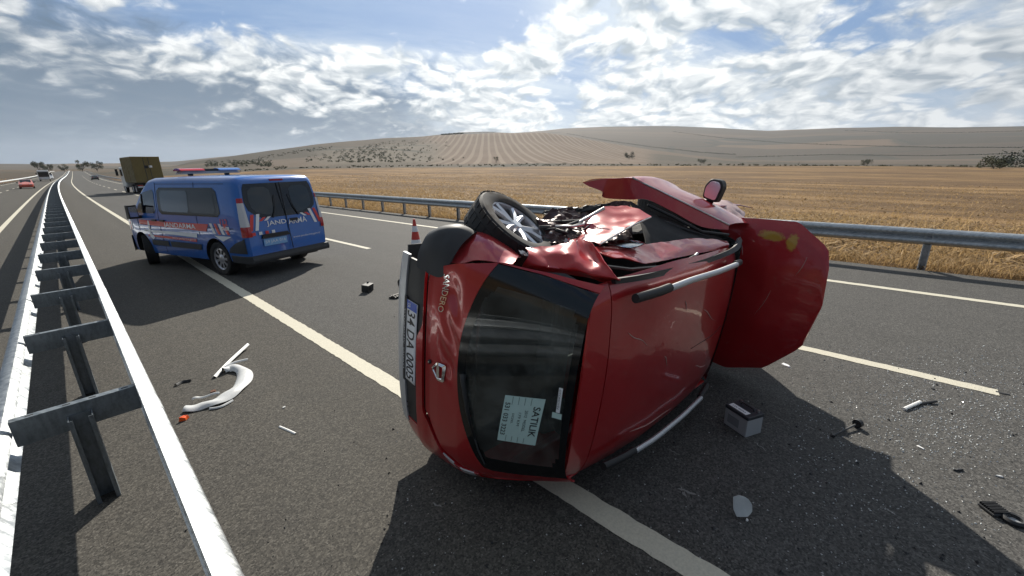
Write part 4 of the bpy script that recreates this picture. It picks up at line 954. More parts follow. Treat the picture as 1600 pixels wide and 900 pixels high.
# ------------------------------------------------------------------ the overturned hatchback
# local frame: x forward from the rear bumper, y to the car's left (now up), z to its roof (now towards the camera side)
CM = np.array([[1.035737865970869, 0.04628852187197417, -0.0818806798763808], [-0.07671058603134773, -0.10820144745363584, -1.0315076018913605], [-0.05442939449266159, 1.033319805051585, -0.10434376600121527]])
CT = np.array([1.3818355847088355, 2.6830176365207765, 1.0742428725442599]); CI = np.linalg.inv(CM)
def L(px, py, x):
    """point of the car's own frame seen at a picture position, at a chosen distance x along the car"""
    o = CI@(CAMP-CT); d = CI@ray(px, py); t = (x-o[0])/d[0]; return o+d*t
def wz(p): return float(CM[2]@np.asarray(p)+CT[2])
def floor_clamp(p, h=0.012):
    p = np.array(p, float); z = wz(p)
    if z < h: p[1] += (h-z)/CM[2, 1]
    return tuple(p)
RED_CR = car_paint('creased_red_paint', (0.40, 0.022, 0.026), 0.05, 0.15); RED_CR.node_tree.nodes['Principled BSDF'].inputs['Coat Weight'].default_value = 0.1
wk = empty('crashed_car', (0, 0, 0), 0, 'red hatchback lying on its side with crushed upper flank and open bonnet', 'car')
wk.matrix_world = Matrix((*[(*CM[i], CT[i]) for i in range(3)], (0, 0, 0, 1)))
YB = lambda z: float(np.interp(z, [0.25, 0.33, 0.45, 0.6, 0.75, 0.9, 1.0, 1.1, 1.25, 1.4, 1.5, 1.6], [0.66, 0.74, 0.80, 0.83, 0.84, 0.82, 0.79, 0.755, 0.70, 0.645, 0.605, 0.56]))
_zs = [0.28, 0.33, 0.38, 0.46, 0.58, 0.64, 0.66, 0.74, 0.90, 1.10, 1.30, 1.46, 1.52, 1.58]; _xs = [0.05, 0.015, 0.0, 0.0, 0.0, 0.015, 0.03, 0.040, 0.070, 0.150, 0.255, 0.350, 0.375, 0.42]
def RXc(y, z):
    t = min(1.05, abs(y)/YB(z)); xb = float(np.interp(z, _zs, _xs)) if z < 0.9 or z > 1.5 else 0.07+0.297*((z-0.9)/0.6)**1.12
    return xb+0.03*t*t+0.10*t**8
def RP(y, z, off=0.0): return (RXc(y, z)-off, y, z)
def dent(p):
    """broad dents of the tailgate and the pushed-in upper corner"""
    x, y, z = p
    d = 0.030*math.exp(-((y-0.42)/0.10)**2-((z-0.80)/0.07)**2)+0.018*math.exp(-((y-0.02)/0.12)**2-((z-0.83)/0.05)**2)
    cr = 0.012*math.sin((y+z*1.6)*26)*math.exp(-((y-0.16)/0.22)**2-((z-0.82)/0.06)**2)
    return (x+d+cr, y, z)
def rear_patch(name, zlo, zhi, y0, y1, m, off=0.0, ny=36, nz=10, thick=0.018, dents=False, parent=None, clipy=True, mats=None, matfn=None):
    rows = []
    for j in range(ny+1):
        u = j/ny; row = []
        for i in range(nz+1):
            v = i/nz
            ya = y0(0.5) if callable(y0) else y0; yb_ = y1(0.5) if callable(y1) else y1
            y = ya+(yb_-ya)*u; zl = zlo(y) if callable(zlo) else zlo; zh = zhi(y) if callable(zhi) else zhi; z = zl+(zh-zl)*v
            if callable(y0) or callable(y1):
                ya = y0(z) if callable(y0) else y0; yb_ = y1(z) if callable(y1) else y1; y = ya+(yb_-ya)*u
                zl = zlo(y) if callable(zlo) else zlo; zh = zhi(y) if callable(zhi) else zhi; z = zl+(zh-zl)*v
            if clipy: q = YB(z); y = max(-q, min(q, y))
            p = RP(y, z, off); p = dent(p) if dents else p; row.append(floor_clamp(p))
        rows.append(row)
    mb = grid_mb(rows, -thick)
    if matfn: mb.m = [0]*len(mb.f); mb.m[:ny*nz] = [matfn((k//nz+0.5)/ny, (k % nz+0.5)/nz) for k in range(ny*nz)]
    return mb.build(name, mats or m, parent or wk, smooth=True, angle=38)
HL = lambda y: 0.635+0.75*max(0, abs(y)-0.40)**1.3 if y < 0 else 0.635+0.10*max(0, y-0.45)          # lower edge of the tailgate
GLo = lambda y: 0.895+0.155*(abs(y)/0.63)**2                                                         # lower edge of the glass
YLr = lambda z: -float(np.interp(z, [0.63, 0.75, 0.9, 1.05, 1.25, 1.5], [0.58, 0.66, 0.735, 0.735, 0.68, 0.59]))
YLl = lambda z: float(np.interp(z, [0.63, 0.70, 0.80, 1.0, 1.25, 1.5], [0.50, 0.545, 0.59, 0.645, 0.63, 0.60]))
tg = rear_patch('tailgate', lambda y: HL(y)+0.006, lambda y: GLo(y)-0.004, YLr, YLl, RED, 0.0, 90, 30, 0.02, True)
GLr = lambda z: -float(np.interp(z, [0.9, 1.08, 1.25, 1.5], [0.60, 0.655, 0.62, 0.545])); GLl = lambda z: float(np.interp(z, [0.9, 1.0, 1.25, 1.5], [0.60, 0.640, 0.615, 0.565]))
def inner(u, v):
    return 1 if (0.085 < u < 0.915 and 0.10 < v < 0.93 and (min(u-0.085, 0.915-u)/0.10+min(v-0.10, 0.93-v)/0.12) > 0.55) else 0
rw = rear_patch('rear_window', GLo, 1.495, GLr, GLl, None, 0.003, 70, 34, 0.0, False, None, True, [FRIT, GL_D], inner)
for nm, a, b in (('window_pillar', YLr, lambda z: GLr(z)-0.004), ('window_pillar', lambda z: GLl(z)+0.004, YLl)):
    rear_patch(nm, GLo, 1.495, a, b, RED, 0.0, 4, 16, 0.015)
# right-hand body corner outside the tailgate, with the tail lamp in it
rear_patch('corner_panel', lambda y: 0.70, 1.50, lambda z: -YB(z), lambda z: YLr(z)-0.006, RED, 0.0, 8, 24, 0.012)
for z0, z1, m_ in ((0.70, 0.745, LENSR), (0.745, 0.85, LENSW), (0.85, 0.89, LENSR), (0.89, 0.975, LENSW), (0.975, 1.0, LENSR)):
    rear_patch('tail_lamp', z0, z1, lambda z: -YB(z)-0.004, lambda z: YLr(z)-0.012, m_, 0.010, 8, 4, 0.008, False, None, False)
# bumper: red upper band, black lower trim holding the plate, silver skid lip
BL = lambda y: 0.335+0.20*max(0, abs(y)-0.30)**1.5*1.6
rear_patch('bumper', lambda y: 0.575 if y < 0.05 else 0.575+0.05*float(sst(0.05, 0.2, y)), lambda y: HL(y)-0.008, lambda z: -YB(z), 0.50, RED, 0.012, 50, 6, 0.02)
rear_patch('bumper_corner', lambda y: 0.40+0.5*max(0, -0.55-y), lambda y: 0.70, lambda z: -YB(z), -0.56, RED, 0.010, 14, 8, 0.02)
rear_patch('bumper_lower_trim', lambda y: 0.425+0.05*abs(y), lambda y: 0.575 if y < 0.05 else 0.575+0.05*float(sst(0.05, 0.2, y)), -0.565, 0.54, BLACKP, 0.004, 50, 6, 0.02)
rear_patch('skid_plate', BL, lambda y: 0.422+0.05*abs(y), -0.60, 0.56, SILVER, 0.014, 50, 5, 0.02)
# black cladding corner and scraped quarter panel of the crushed upper side
def cat(P, sub):
    """Catmull-Rom refinement of a control grid"""
    P = np.array(P, float)
    def ref(A):
        n = len(A); out = []
        for i in range(n-1):
            p0, p1, p2, p3 = A[max(i-1, 0)], A[i], A[i+1], A[min(i+2, n-1)]
            for k in range(sub):
                t = k/sub; out.append(0.5*((2*p1)+(-p0+p2)*t+(2*p0-5*p1+4*p2-p3)*t*t+(-p0+3*p1-3*p2+p3)*t**3))
        out.append(A[-1]); return np.array(out)
    A = ref(P); A = np.swapaxes(ref(np.swapaxes(A, 0, 1)), 0, 1); return A
def panel(name, ctrl, m, sub=6, crease=0.0, fs=9.0, thick=0.006, seed=0.0, parent=None, smooth=True):
    A = cat([[L(*c) for c in r] for r in ctrl], sub)
    if crease:
        du = np.gradient(A, axis=0); dv = np.gradient(A, axis=1); N = np.cross(du, dv); N /= np.maximum(np.linalg.norm(N, axis=2, keepdims=True), 1e-9)
        for i in range(A.shape[0]):
            for j in range(A.shape[1]):
                q = Vector(A[i, j])*fs+Vector((seed, seed*1.7, 0)); n_ = 1-abs(mnoise.noise(q))*2.2; n_ += 0.5*(1-abs(mnoise.noise(q*2.3))*2.2)
                A[i, j] += N[i, j]*crease*(n_-0.8)
    return grid_mb(A, thick).build(name, m, parent or wk, smooth=smooth, angle=24)
panel('bumper_cladding', [[(652, 416, 0.0), (672, 428, 0.03), (692, 432, 0.06), (706, 408, 0.09)], [(657, 388, 0.02), (676, 382, 0.04), (698, 380, 0.08), (722, 382, 0.15)],
                          [(676, 362, 0.10), (694, 355, 0.12), (718, 353, 0.18), (742, 364, 0.26)], [(700, 360, 0.36), (714, 358, 0.38), (730, 361, 0.40), (746, 369, 0.42)]], DGREY, 7, 0.004, 5)
panel('quarter_panel', [[(700, 412, 0.10), (722, 412, 0.13), (745, 408, 0.17), (770, 410, 0.21), (802, 415, 0.26)], [(714, 388, 0.17), (734, 380, 0.21), (757, 380, 0.26), (784, 391, 0.30), (808, 404, 0.33)],
                        [(726, 368, 0.28), (744, 362, 0.32), (765, 367, 0.36), (788, 383, 0.40), (812, 401, 0.42)], [(734, 371, 0.48), (750, 368, 0.5), (768, 374, 0.5), (790, 390, 0.5), (812, 405, 0.5)]], RED_SCR, 7, 0.005, 5, seed=3)
panel('crumpled_quarter', [[(822, 389, 0.44), (850, 385, 0.49), (880, 380, 0.56), (908, 373, 0.66), (924, 381, 0.62)], [(826, 398, 0.37), (852, 402, 0.44), (888, 397, 0.47), (918, 399, 0.58), (944, 408, 0.55)],
                           [(818, 412, 0.36), (860, 418, 0.40), (900, 423, 0.45), (938, 430, 0.50), (966, 439, 0.52)], [(815, 417, 0.40), (860, 424, 0.46), (900, 430, 0.52), (938, 438, 0.58), (966, 443, 0.62)]], RED_CR, 10, 0.014, 3.6, seed=7)
panel('rear_door_skin', [[(902, 376, 0.92), (918, 347, 1.15), (942, 324, 1.35), (980, 320, 1.55)], [(916, 377, 0.88), (938, 360, 1.06), (968, 342, 1.30), (1003, 330, 1.52)],
                         [(936, 381, 0.82), (960, 367, 1.00), (990, 350, 1.25), (1018, 338, 1.50)]], RED_CR, 10, 0.012, 4.2, seed=11)
MB().tube([L(937, 382, 0.81), L(960, 368.5, 0.99), L(990, 351.5, 1.24), L(1017, 339.5, 1.49)], [0.006, 0.007, 0.007, 0.005], 6).build('door_edge_strip', BARE, wk)
panel('window_frame', [[(924, 385, 0.78), (960, 385, 0.98), (1000, 383, 1.22), (1045, 377, 1.60), (1090, 372, 1.96), (1136, 376, 2.36)], [(926, 390, 0.73), (965, 393, 0.90), (1005, 398, 1.14), (1050, 391, 1.50), (1095, 384, 1.88), (1139, 381, 2.32)],
                       [(940, 396, 0.70), (975, 402, 0.85), (1010, 411, 1.08), (1052, 404, 1.44), (1095, 395, 1.84), (1137, 388, 2.26)]], RED, 7, 0.007, 6, seed=5)
# front door, torn outwards: shut face towards the camera, skin running forward from it
top = [(911, 286, 1.78), (930, 281.5, 1.79), (960, 279, 1.80), (988, 279, 1.83), (1010, 290, 1.88), (1050, 309, 2.02), (1095, 331, 2.24), (1139, 353, 2.50)]
low = [(920, 291, 1.78), (942, 300, 1.79), (944, 309, 1.80), (984, 312, 1.83), (1012, 312, 1.87), (1052, 331, 2.00), (1096, 354, 2.22), (1138, 359, 2.48)]
A = [[L(*p) for p in top], [0.5*(L(*a)+L(*b)) for a, b in zip(top, low)], [L(*p) for p in low]]
grid_mb(cat(A, 5), 0.008).build('front_door', RED, wk, smooth=True, angle=30)
B = []
for k, (fx, dy) in enumerate(((0.0, 0.0), (0.12, 0.008), (0.35, 0.005), (0.62, -0.03), (0.85, -0.09))):
    B.append([L(*p)+np.array([fx, dy+0.006*math.sin(i*2+k), 0.0]) for i, p in enumerate(top)])
grid_mb(cat(B, 4), 0.006).build('front_door_skin', RED, wk, smooth=True, angle=30)
MB().tube([L(px, py-1.5, x) for px, py, x in top[3:]], [0.008]*5, 6).build('door_edge_strip', BARE, wk)
MB().tube([L(px, py+8, x-0.05) for px, py, x in low[4:]], [0.012]*4, 6).build('door_seal', BLACKP, wk)
panel('door_glass_shard', [[(1062, 318, 2.25), (1090, 330, 2.35), (1120, 340, 2.5)], [(1070, 326, 2.2), (1095, 336, 2.3), (1116, 345, 2.45)]], GL_C, 4)
panel('rear_door_glass', [[(952, 379, 0.92), (970, 375, 1.06), (1000, 376, 1.22)], [(950, 381, 0.88), (985, 387, 1.02), (1008, 380, 1.18)]], GL_C, 4)
INNER = mat('torn_inner_metal', (0.045, 0.018, 0.018), 0.42, metal=0.3, var=0.6, vscale=9)
gw = random.Random(17)
for i in range(7):
    p0 = L(gw.uniform(842, 870), gw.uniform(345, 372), gw.uniform(0.78, 0.9)); p1 = L(gw.uniform(880, 915), gw.uniform(335, 362), gw.uniform(0.95, 1.15)); p2 = L(gw.uniform(915, 960), gw.uniform(322, 350), gw.uniform(1.2, 1.5))
    MB().tube([p0, 0.5*(p0+p1)+np.array([0, 0.03*gw.uniform(-1, 1), 0.03]), p1, p2], gw.choice([0.006, 0.009, 0.012]), 6).build('hose' if i % 2 else 'torn_wire', gw.choice([BLACKP, DGREY, BLACKP, BARE]), wk, smooth=True)
for i in range(22):      # torn edges along the crease between wheel arch and quarter panel
    q_ = i/21; c0 = L(805+105*q_+gw.uniform(-4, 4), 402-26*q_+gw.uniform(-5, 3), 0.40+0.24*q_); a_, b_ = [np.array([gw.uniform(-.03, .03), gw.uniform(-.01, .03), gw.uniform(-.04, .04)]) for _ in (0, 1)]
    MB().add([c0, c0+a_, c0+b_, c0+a_*0.5+b_*0.5+np.array([0.008, 0.004, 0.004])], [(0, 1, 3), (0, 3, 2), (0, 1, 2)]).build('torn_edge', gw.choice([BARE, RED_CR, WHITEP, BARE]), wk)
spr = [np.array([0.70+0.05*math.cos(a), 0.50+0.02*a/3, 0.50+0.05*math.sin(a)])+np.array([0, 0, 0.02*a]) for a in np.linspace(0, 6*math.pi, 60)]
MB().tube(spr, 0.007, 6).build('coil_spring', UNDER, wk, smooth=True)
# dark cavity behind the panels: wheel well liner, door internals
panel('wheel_liner', [[(838, 340, 0.85), (866, 326, 1.05), (905, 324, 1.40), (952, 317, 1.72), (985, 314, 1.8)], [(845, 360, 0.8), (875, 352, 0.95), (905, 350, 1.25), (935, 340, 1.55), (985, 335, 1.7)], [(850, 385, 0.72), (880, 380, 0.85), (910, 385, 0.95), (945, 380, 1.15), (990, 370, 1.45)]], INNER, 10, 0.03, 7, seed=2, smooth=False)
panel('torn_trim', [[(848, 330, 0.98), (880, 326, 1.2), (915, 322, 1.45), (955, 316, 1.75)], [(850, 336, 0.96), (880, 333, 1.17), (915, 330, 1.42), (955, 324, 1.72)]], BLACKP, 8, 0.02, 22, seed=9)
panel('door_inner', [[(985, 315, 1.75), (1030, 335, 1.95), (1080, 358, 2.2), (1130, 372, 2.5)], [(1000, 345, 1.55), (1040, 360, 1.75), (1085, 370, 2.05), (1130, 377, 2.4)], [(1010, 380, 1.35), (1045, 383, 1.65), (1090, 380, 1.98), (1132, 384, 2.36)]], DARK, 5, 0.01, 10)
for pts, r in (([(1035, 345, 1.9), (1070, 358, 2.05), (1110, 372, 2.3)], 0.010), ([(1030, 352, 1.85), (1075, 372, 2.05)], 0.006)):
    MB().tube([L(*p) for p in pts], r, 6).build('seat_belt', DGREY, wk)
MB().tube([L(944, 416, 0.62), L(985, 421, 0.80), L(1030, 417, 1.10), L(1070, 408, 1.42), L(1090, 398, 1.65)], [0.010]*5, 6).build('roof_seal', BLACKP, wk)
MB().tube([L(1078, 408, 1.48), L(1086, 400, 1.6), L(1090, 396, 1.64)], 0.009, 6).build('grab_handle', SILVER, wk)
panel('roof_gutter', [[(962, 436, 0.58), (1010, 428, 0.85), (1060, 416, 1.22), (1110, 402, 1.68), (1148, 385, 2.15), (1157, 370, 2.4)], [(962, 444, 0.58), (1010, 437, 0.85), (1060, 425, 1.22), (1110, 410, 1.68), (1152, 392, 2.15), (1160, 376, 2.4)]], BLACKP, 5, 0, thick=0.03)

# ---- roof
ZR = lambda x: float(np.interp(x, [0.38, 0.56, 0.8, 1.2, 1.6, 2.0, 2.25, 2.42], [1.515, 1.545, 1.562, 1.575, 1.572, 1.548, 1.515, 1.47]))
YR = lambda x: float(np.interp(x, [0.38, 0.6, 1.2, 2.0, 2.42], [0.585, 0.61, 0.645, 0.635, 0.59]))
def roof_pt(x, u, off=0.0):
    y = u*YR(x); bend = 0.020*math.exp(-((x-0.75)/0.2)**2-((u-0.62)/0.25)**2)
    if x < 0.56: x = x+0.05*abs(u)**3*(0.56-x)/0.175
    return floor_clamp((x, y, ZR(x)-0.035*u*u-0.05*abs(u)**7-bend+off))
def roof_grid(name, x0, x1, nx, m):
    return grid_mb([[roof_pt(x0+(x1-x0)*i/nx, 1-2*j/28) for j in range(29)] for i in range(nx+1)], -0.015).build(name, m, wk, smooth=True, angle=40)
roof_grid('tailgate_spoiler', 0.385, 0.552, 6, RED); rf = roof_grid('roof', 0.560, 2.42, 30, RED)
MB().tube([roof_pt(x, -0.02+0.01*math.sin(x*9), 0.001) for x in np.linspace(1.55, 2.2, 8)], 0.0018, 5).build('roof_crease', DARK, rf)
for s in (1, -1):
    pts = [(x, s*(YR(x)-0.085), ZR(x)+0.012) for x in np.linspace(0.66, 2.16, 16)]
    pts = [floor_clamp(p, 0.03) for p in pts]
    rb = MB(); n = len(pts)
    def rail(i0, i1, w_, h_, nm, m_):
        P = []
        for i in range(i0, i1+1):
            x, y, z = pts[i]; e = 1.0; e = min(1.0, 0.35+0.33*min(i, n-1-i)) 
            P.append([(x, y+w_*math.cos(a), z+h_*e+w_*0.9*math.sin(a)*1.0) for a in [k*2*math.pi/10 for k in range(11)]])
        q = grid_mb(P); q.add(P[0][:10], [tuple(range(10))]); q.add(P[-1][:10], [tuple(range(10))]); q.build(nm, m_, wk, smooth=True, angle=45)
    rail(0, 3, 0.026, 0.020, 'rail_foot', BLACKP); rail(3, 13, 0.019, 0.028, 'roof_rail', SILVER); rail(13, 15, 0.025, 0.018, 'rail_foot', BLACKP)

for k_, (xa, ua, xb, ub) in enumerate(((1.62, 0.42, 1.95, 0.16), (1.75, -0.34, 2.05, -0.50), (0.95, -0.70, 1.55, -0.80), (0.72, 0.50, 0.92, 0.30), (1.3, 0.62, 1.34, 0.50), (1.15, 0.1, 1.22, -0.05))):
    q_ = [roof_pt(xa+(xb-xa)*f_, ua+(ub-ua)*f_+0.012*math.sin(f_*7+k_), 0.0015) for f_ in np.linspace(0, 1, 9)]
    MB().tube(q_, [0.0006, 0.0022, 0.003, 0.0026, 0.003, 0.0022, 0.0016, 0.0012, 0.0005], 5).build('scrape', mat('scraped_primer', (0.42, 0.30, 0.27), 0.6), rf)
# ---- lower flank lying on the road, floor pan, nose
SIDEW = lambda z: float(np.interp(z, [0.25, 0.4, 0.6, 0.8, 1.0, 1.15, 1.3, 1.45, 1.53], [0.76, 0.83, 0.85, 0.85, 0.79, 0.735, 0.67, 0.605, 0.55]))
def side_r(x, z):
    f = float(np.interp(x, [0, 0.3, 3.3, 3.8, 4.02], [0.96, 1, 1, 0.92, 0.72])); return floor_clamp((x, -SIDEW(z)*f, z))
rows = []
for z in (0.27, 0.34, 0.45, 0.6, 0.75, 0.9, 0.98):
    x0 = RXc(-YB(z), z); rows.append([side_r(x0+(4.0-x0)*i/40, z) for i in range(41)])
grid_mb(rows, 0.012).build('lower_flank', RED, wk, smooth=True)
rows = []
for z in (0.985, 1.08, 1.2, 1.32, 1.40, 1.455):
    x0 = RXc(-YB(z), z); x1 = 2.90-(z-0.985)*1.15; rows.append([side_r(x0+(x1-x0)*i/30, z) for i in range(31)])
grid_mb(rows, 0.012).build('lower_window_frame', RED, wk, smooth=True)
grid_mb([[floor_clamp((x, y, 0.27+0.02*math.sin(x*7)*math.sin(y*9))) for y in np.linspace(-0.76, 0.56, 15)] for x in np.linspace(0.12, 3.9, 30)], 0.02).build('floor_pan', UNDER, wk, smooth=True)
MB().tube([(0.03, 0.33, 0.31), (0.25, 0.33, 0.27), (0.6, 0.25, 0.22), (1.2, 0.1, 0.2), (2.8, 0.05, 0.2)], [0.032, 0.03, 0.025, 0.025, 0.025], 10, False).build('exhaust_pipe', BARE, wk, smooth=True)
MB().box((0.42, 0.18, 0.22), (0.26, 0.5, 0.13)).build('silencer', UNDER, wk)
MB().tube([(0.65, -0.6, 0.28), (0.65, 0.0, 0.30), (0.67, 0.5, 0.38)], 0.035, 8).build('rear_axle', UNDER, wk)
MB().box((1.3, -0.1, 0.21), (0.6, 0.8, 0.12)).build('fuel_tank', BLACKP, wk)
# crushed upper flank below the belt line, seen at a flat angle
rows = [[(x, 0.60+0.05*mnoise.noise(Vector((x*3, z*4, 1.0))), z) for z in np.linspace(0.28, 0.86, 10)] for x in np.linspace(0.55, 2.9, 30)]
grid_mb(rows, 0.01).build('upper_flank', UNDER, wk, smooth=False)
rows = [[(x, 0.80+0.04*math.sin((z-0.3)*3)-0.10*max(0, x-3.5), z) for z in np.linspace(0.72, 1.0, 7)] for x in np.linspace(2.75, 3.9, 14)]
grid_mb(rows, 0.012).build('front_wing', RED_SCR, wk, smooth=True)
panel('crumpled_wing', [[(1090, 312, 3.25), (1122, 310, 3.3), (1150, 320, 3.35), (1164, 333, 3.4)], [(1092, 318, 3.1), (1124, 319, 3.12), (1149, 328, 3.15), (1164, 337, 3.2)], [(1095, 328, 2.98), (1125, 332, 2.98), (1148, 340, 2.98), (1163, 344, 3.0)]], mat('primer_pink_scrape', (0.42, 0.30, 0.30), 0.5, var=0.3, vscale=14), 6, 0.012, 10)
nose = loft_body([(2.9, 0.80, 0.25, 0.98, 0.06), (3.3, 0.80, 0.24, 0.95, 0.07), (3.7, 0.76, 0.24, 0.88, 0.08), (3.95, 0.68, 0.26, 0.78, 0.08), (4.05, 0.58, 0.32, 0.66, 0.06)], lambda z: float(np.interp(z, [0.2, 0.5, 0.9], [0.95, 1.0, 0.94])))
nose.v = [floor_clamp(p) for p in nose.v]; nose.build('front_end', UNDER, wk, smooth=True, angle=30)
rows = [[floor_clamp((4.0+0.07*math.cos(q*1.2)-0.20*abs(q)**3, q*0.80, z)) for q in np.linspace(-1, 1, 17)] for z in (0.25, 0.36, 0.5, 0.62, 0.70)]
grid_mb(rows, 0.015).build('front_bumper', RED, wk, smooth=True)
for s in (1, -1): MB().box((3.93, s*0.56, 0.74), (0.18, 0.32, 0.16), Matrix.Rotation(-s*0.35, 4, 'Z').to_3x3()).build('headlamp', LENSW, wk)
# windscreen and dashboard
grid_mb([[(2.43+0.52*i/6, (0.62+0.05*i/6)*(1-2*j/8), 1.475-0.50*i/6-0.03*(1-2*j/8)**2) for j in range(9)] for i in range(7)]).build('windscreen', GL_D, wk, smooth=True)
MB().box((2.75, -0.08, 0.82), (0.4, 1.15, 0.25)).build('dashboard', BLACKP, wk)
SEATM = mat('grey_seat_cloth', (0.075, 0.08, 0.085), 0.9, var=0.3, vscale=10)
for y in (0.30, -0.38):
    q = MB(); q.box((1.95, y, 0.55), (0.5, 0.48, 0.18)); q.box((1.62, y, 0.88), (0.14, 0.46, 0.62), Matrix.Rotation(-0.25, 4, 'Y').to_3x3()); q.box((1.52, y, 1.28), (0.10, 0.26, 0.18), Matrix.Rotation(-0.2, 4, 'Y').to_3x3()); o = q.build('front_seat', SEATM, wk); b = o.modifiers.new('b', 'BEVEL'); b.width = 0.05; b.segments = 3
q = MB(); q.box((1.1, -0.08, 0.52), (0.45, 1.15, 0.18)); q.box((0.80, -0.08, 0.82), (0.16, 1.12, 0.58), Matrix.Rotation(-0.25, 4, 'Y').to_3x3())
for y in (0.30, -0.42): q.box((0.70, y, 1.18), (0.09, 0.24, 0.16), Matrix.Rotation(-0.2, 4, 'Y').to_3x3())
o = q.build('rear_seat', SEATM, wk); b = o.modifiers.new('b', 'BEVEL'); b.width = 0.05; b.segments = 3
q = MB(); q.box((0.42, -0.08, 0.93), (0.50, 1.16, 0.025)); q.build('parcel_shelf', DGREY, wk)
# headliner keeps the cabin dark
grid_mb([[(x, u*0.56, ZR(x)-0.07-0.05*u*u) for u in np.linspace(-1, 1, 9)] for x in np.linspace(0.5, 2.35, 12)]).build('headliner', mat('headliner_cloth', (0.12, 0.12, 0.115), 0.95), wk, smooth=True)
MB().tube([(2.35, -0.35, 1.0), (2.5, -0.36, 0.85)], 0.02, 8).build('steering_column', BLACKP, wk)

# ---- bonnet standing open
hp = [(0.74, 0.952), (0.79, 1.34), (0.815, 1.66), (0.645, 1.92), (0.445, 1.98), (0.18, 2.008), (-0.06, 2.0), (-0.23, 1.96), (-0.54, 1.735), (-0.685, 1.42), (-0.66, 0.952)]
def hood_x(y, z): return 2.90+0.04*((y-0.06)/0.7)**2*1.0+0.03*(z-1.0)+0.010*mnoise.noise(Vector((y*3.1, z*2.7, 4.0)))+0.004*mnoise.noise(Vector((y*9, z*8, 1.0)))
rows = []
N = 26
for i in range(N+1):
    z = 0.952+(2.0075-0.952)*(i/N); ys = []
    for k in range(len(hp)):
        (ya, za), (yb_, zb_) = hp[k], hp[(k+1) % len(hp)]
        if (za-z)*(zb_-z) <= 0 and abs(za-zb_) > 1e-9: ys.append(ya+(yb_-ya)*(z-za)/(zb_-za))
    a, b = min(ys), max(ys)
    rows.append([(hood_x(b+(a-b)*j/24, z)+0.02*math.exp(-((1-abs(1-2*j/24))/0.06)), b+(a-b)*j/24, z) for j in range(25)])
def hood_mat():
    m = RED.copy(); m.name = 'bonnet_paint'; t = NT(m.node_tree); b = t.n['Principled BSDF']; src = b.inputs['Base Color'].links[0].from_socket
    pos = t.add('ShaderNodeTexCoord').outputs['Object']; x, y, z = t.sep(pos)
    # yellow paint transferred from whatever it struck
    def blob(y0, z0, ry, rz_): 
        return t.math('ADD', t.math('POWER', t.math('DIVIDE', t.math('SUBTRACT', y, y0), ry), 2.0), t.math('POWER', t.math('DIVIDE', t.math('SUBTRACT', z, z0), rz_), 2.0))
    d = t.math('MINIMUM', blob(0.665, 1.50, 0.045, 0.10), blob(0.645, 1.665, 0.07, 0.045))
    n = t.noise(pos, 24, 5, 0.7); k = t.math('MULTIPLY', t.math('SUBTRACT', 1.0, t.sstep(t.math('ADD', d, t.math('MULTIPLY', t.math('SUBTRACT', n, 0.5), 2.6)), 0.4, 1.3)), 0.8)
    t.l.new(t.mix(k, src, c4(0.50, 0.33, 0.03)), b.inputs['Base Color']); return m
hd = grid_mb(rows, -0.012).build('bonnet', hood_mat(), wk, smooth=True, angle=40)
for a, b in (((0.60, 1.25), (0.45, 1.32)), ((0.20, 1.62), (-0.05, 1.55)), ((0.55, 1.80), (0.38, 1.76))):
    MB().tube([(hood_x(a[0]+(b[0]-a[0])*q, a[1]+(b[1]-a[1])*q)-0.0015, a[0]+(b[0]-a[0])*q, a[1]+(b[1]-a[1])*q+0.012*math.sin(q*3)) for q in np.linspace(0, 1, 7)], [0.0006, 0.0012, 0.0014, 0.0014, 0.0012, 0.001, 0.0004], 5).build('scratch', BARE, hd)
for y in (0.62, -0.45): MB().tube([(2.86, y, 0.92), (2.9, y, 1.0), (2.91, y, 1.08)], 0.012, 6).build('bonnet_hinge', UNDER, wk)
# ---- wing mirror
mc = L(1114, 298, 2.62)
q = MB(); rot = Matrix(((0, -1, 0), (0, 0, 1), (-1, 0, 0)))
q.prism(round_poly([(-0.09, -0.085), (0.065, -0.10), (0.085, 0.05), (0.05, 0.105), (-0.055, 0.10), (-0.10, 0.03)], 0.03), 0.0, 0.10, lambda u, v, d: tuple(mc+np.array([d, v*0.95-u*0.10, u*0.85+v*0.08])))
mir = q.build('wing_mirror', BLACKP, wk); b = mir.modifiers.new('b', 'BEVEL'); b.width = 0.012; b.segments = 2
q = MB(); q.prism(round_poly([(-0.072, -0.068), (0.05, -0.08), (0.066, 0.045), (0.038, 0.085), (-0.042, 0.082), (-0.08, 0.02)], 0.025), -0.004, -0.001, lambda u, v, d: tuple(mc+np.array([d, v*0.95-u*0.10, u*0.85+v*0.08]))); q.build('mirror_glass', CHROME, mir)
MB().tube([mc+np.array([0.05, -0.08, -0.02]), mc+np.array([0.06, -0.16, -0.06]), mc+np.array([0.08, -0.22, -0.12])], [0.035, 0.028, 0.03], 8).build('mirror_foot', BLACKP, mir)
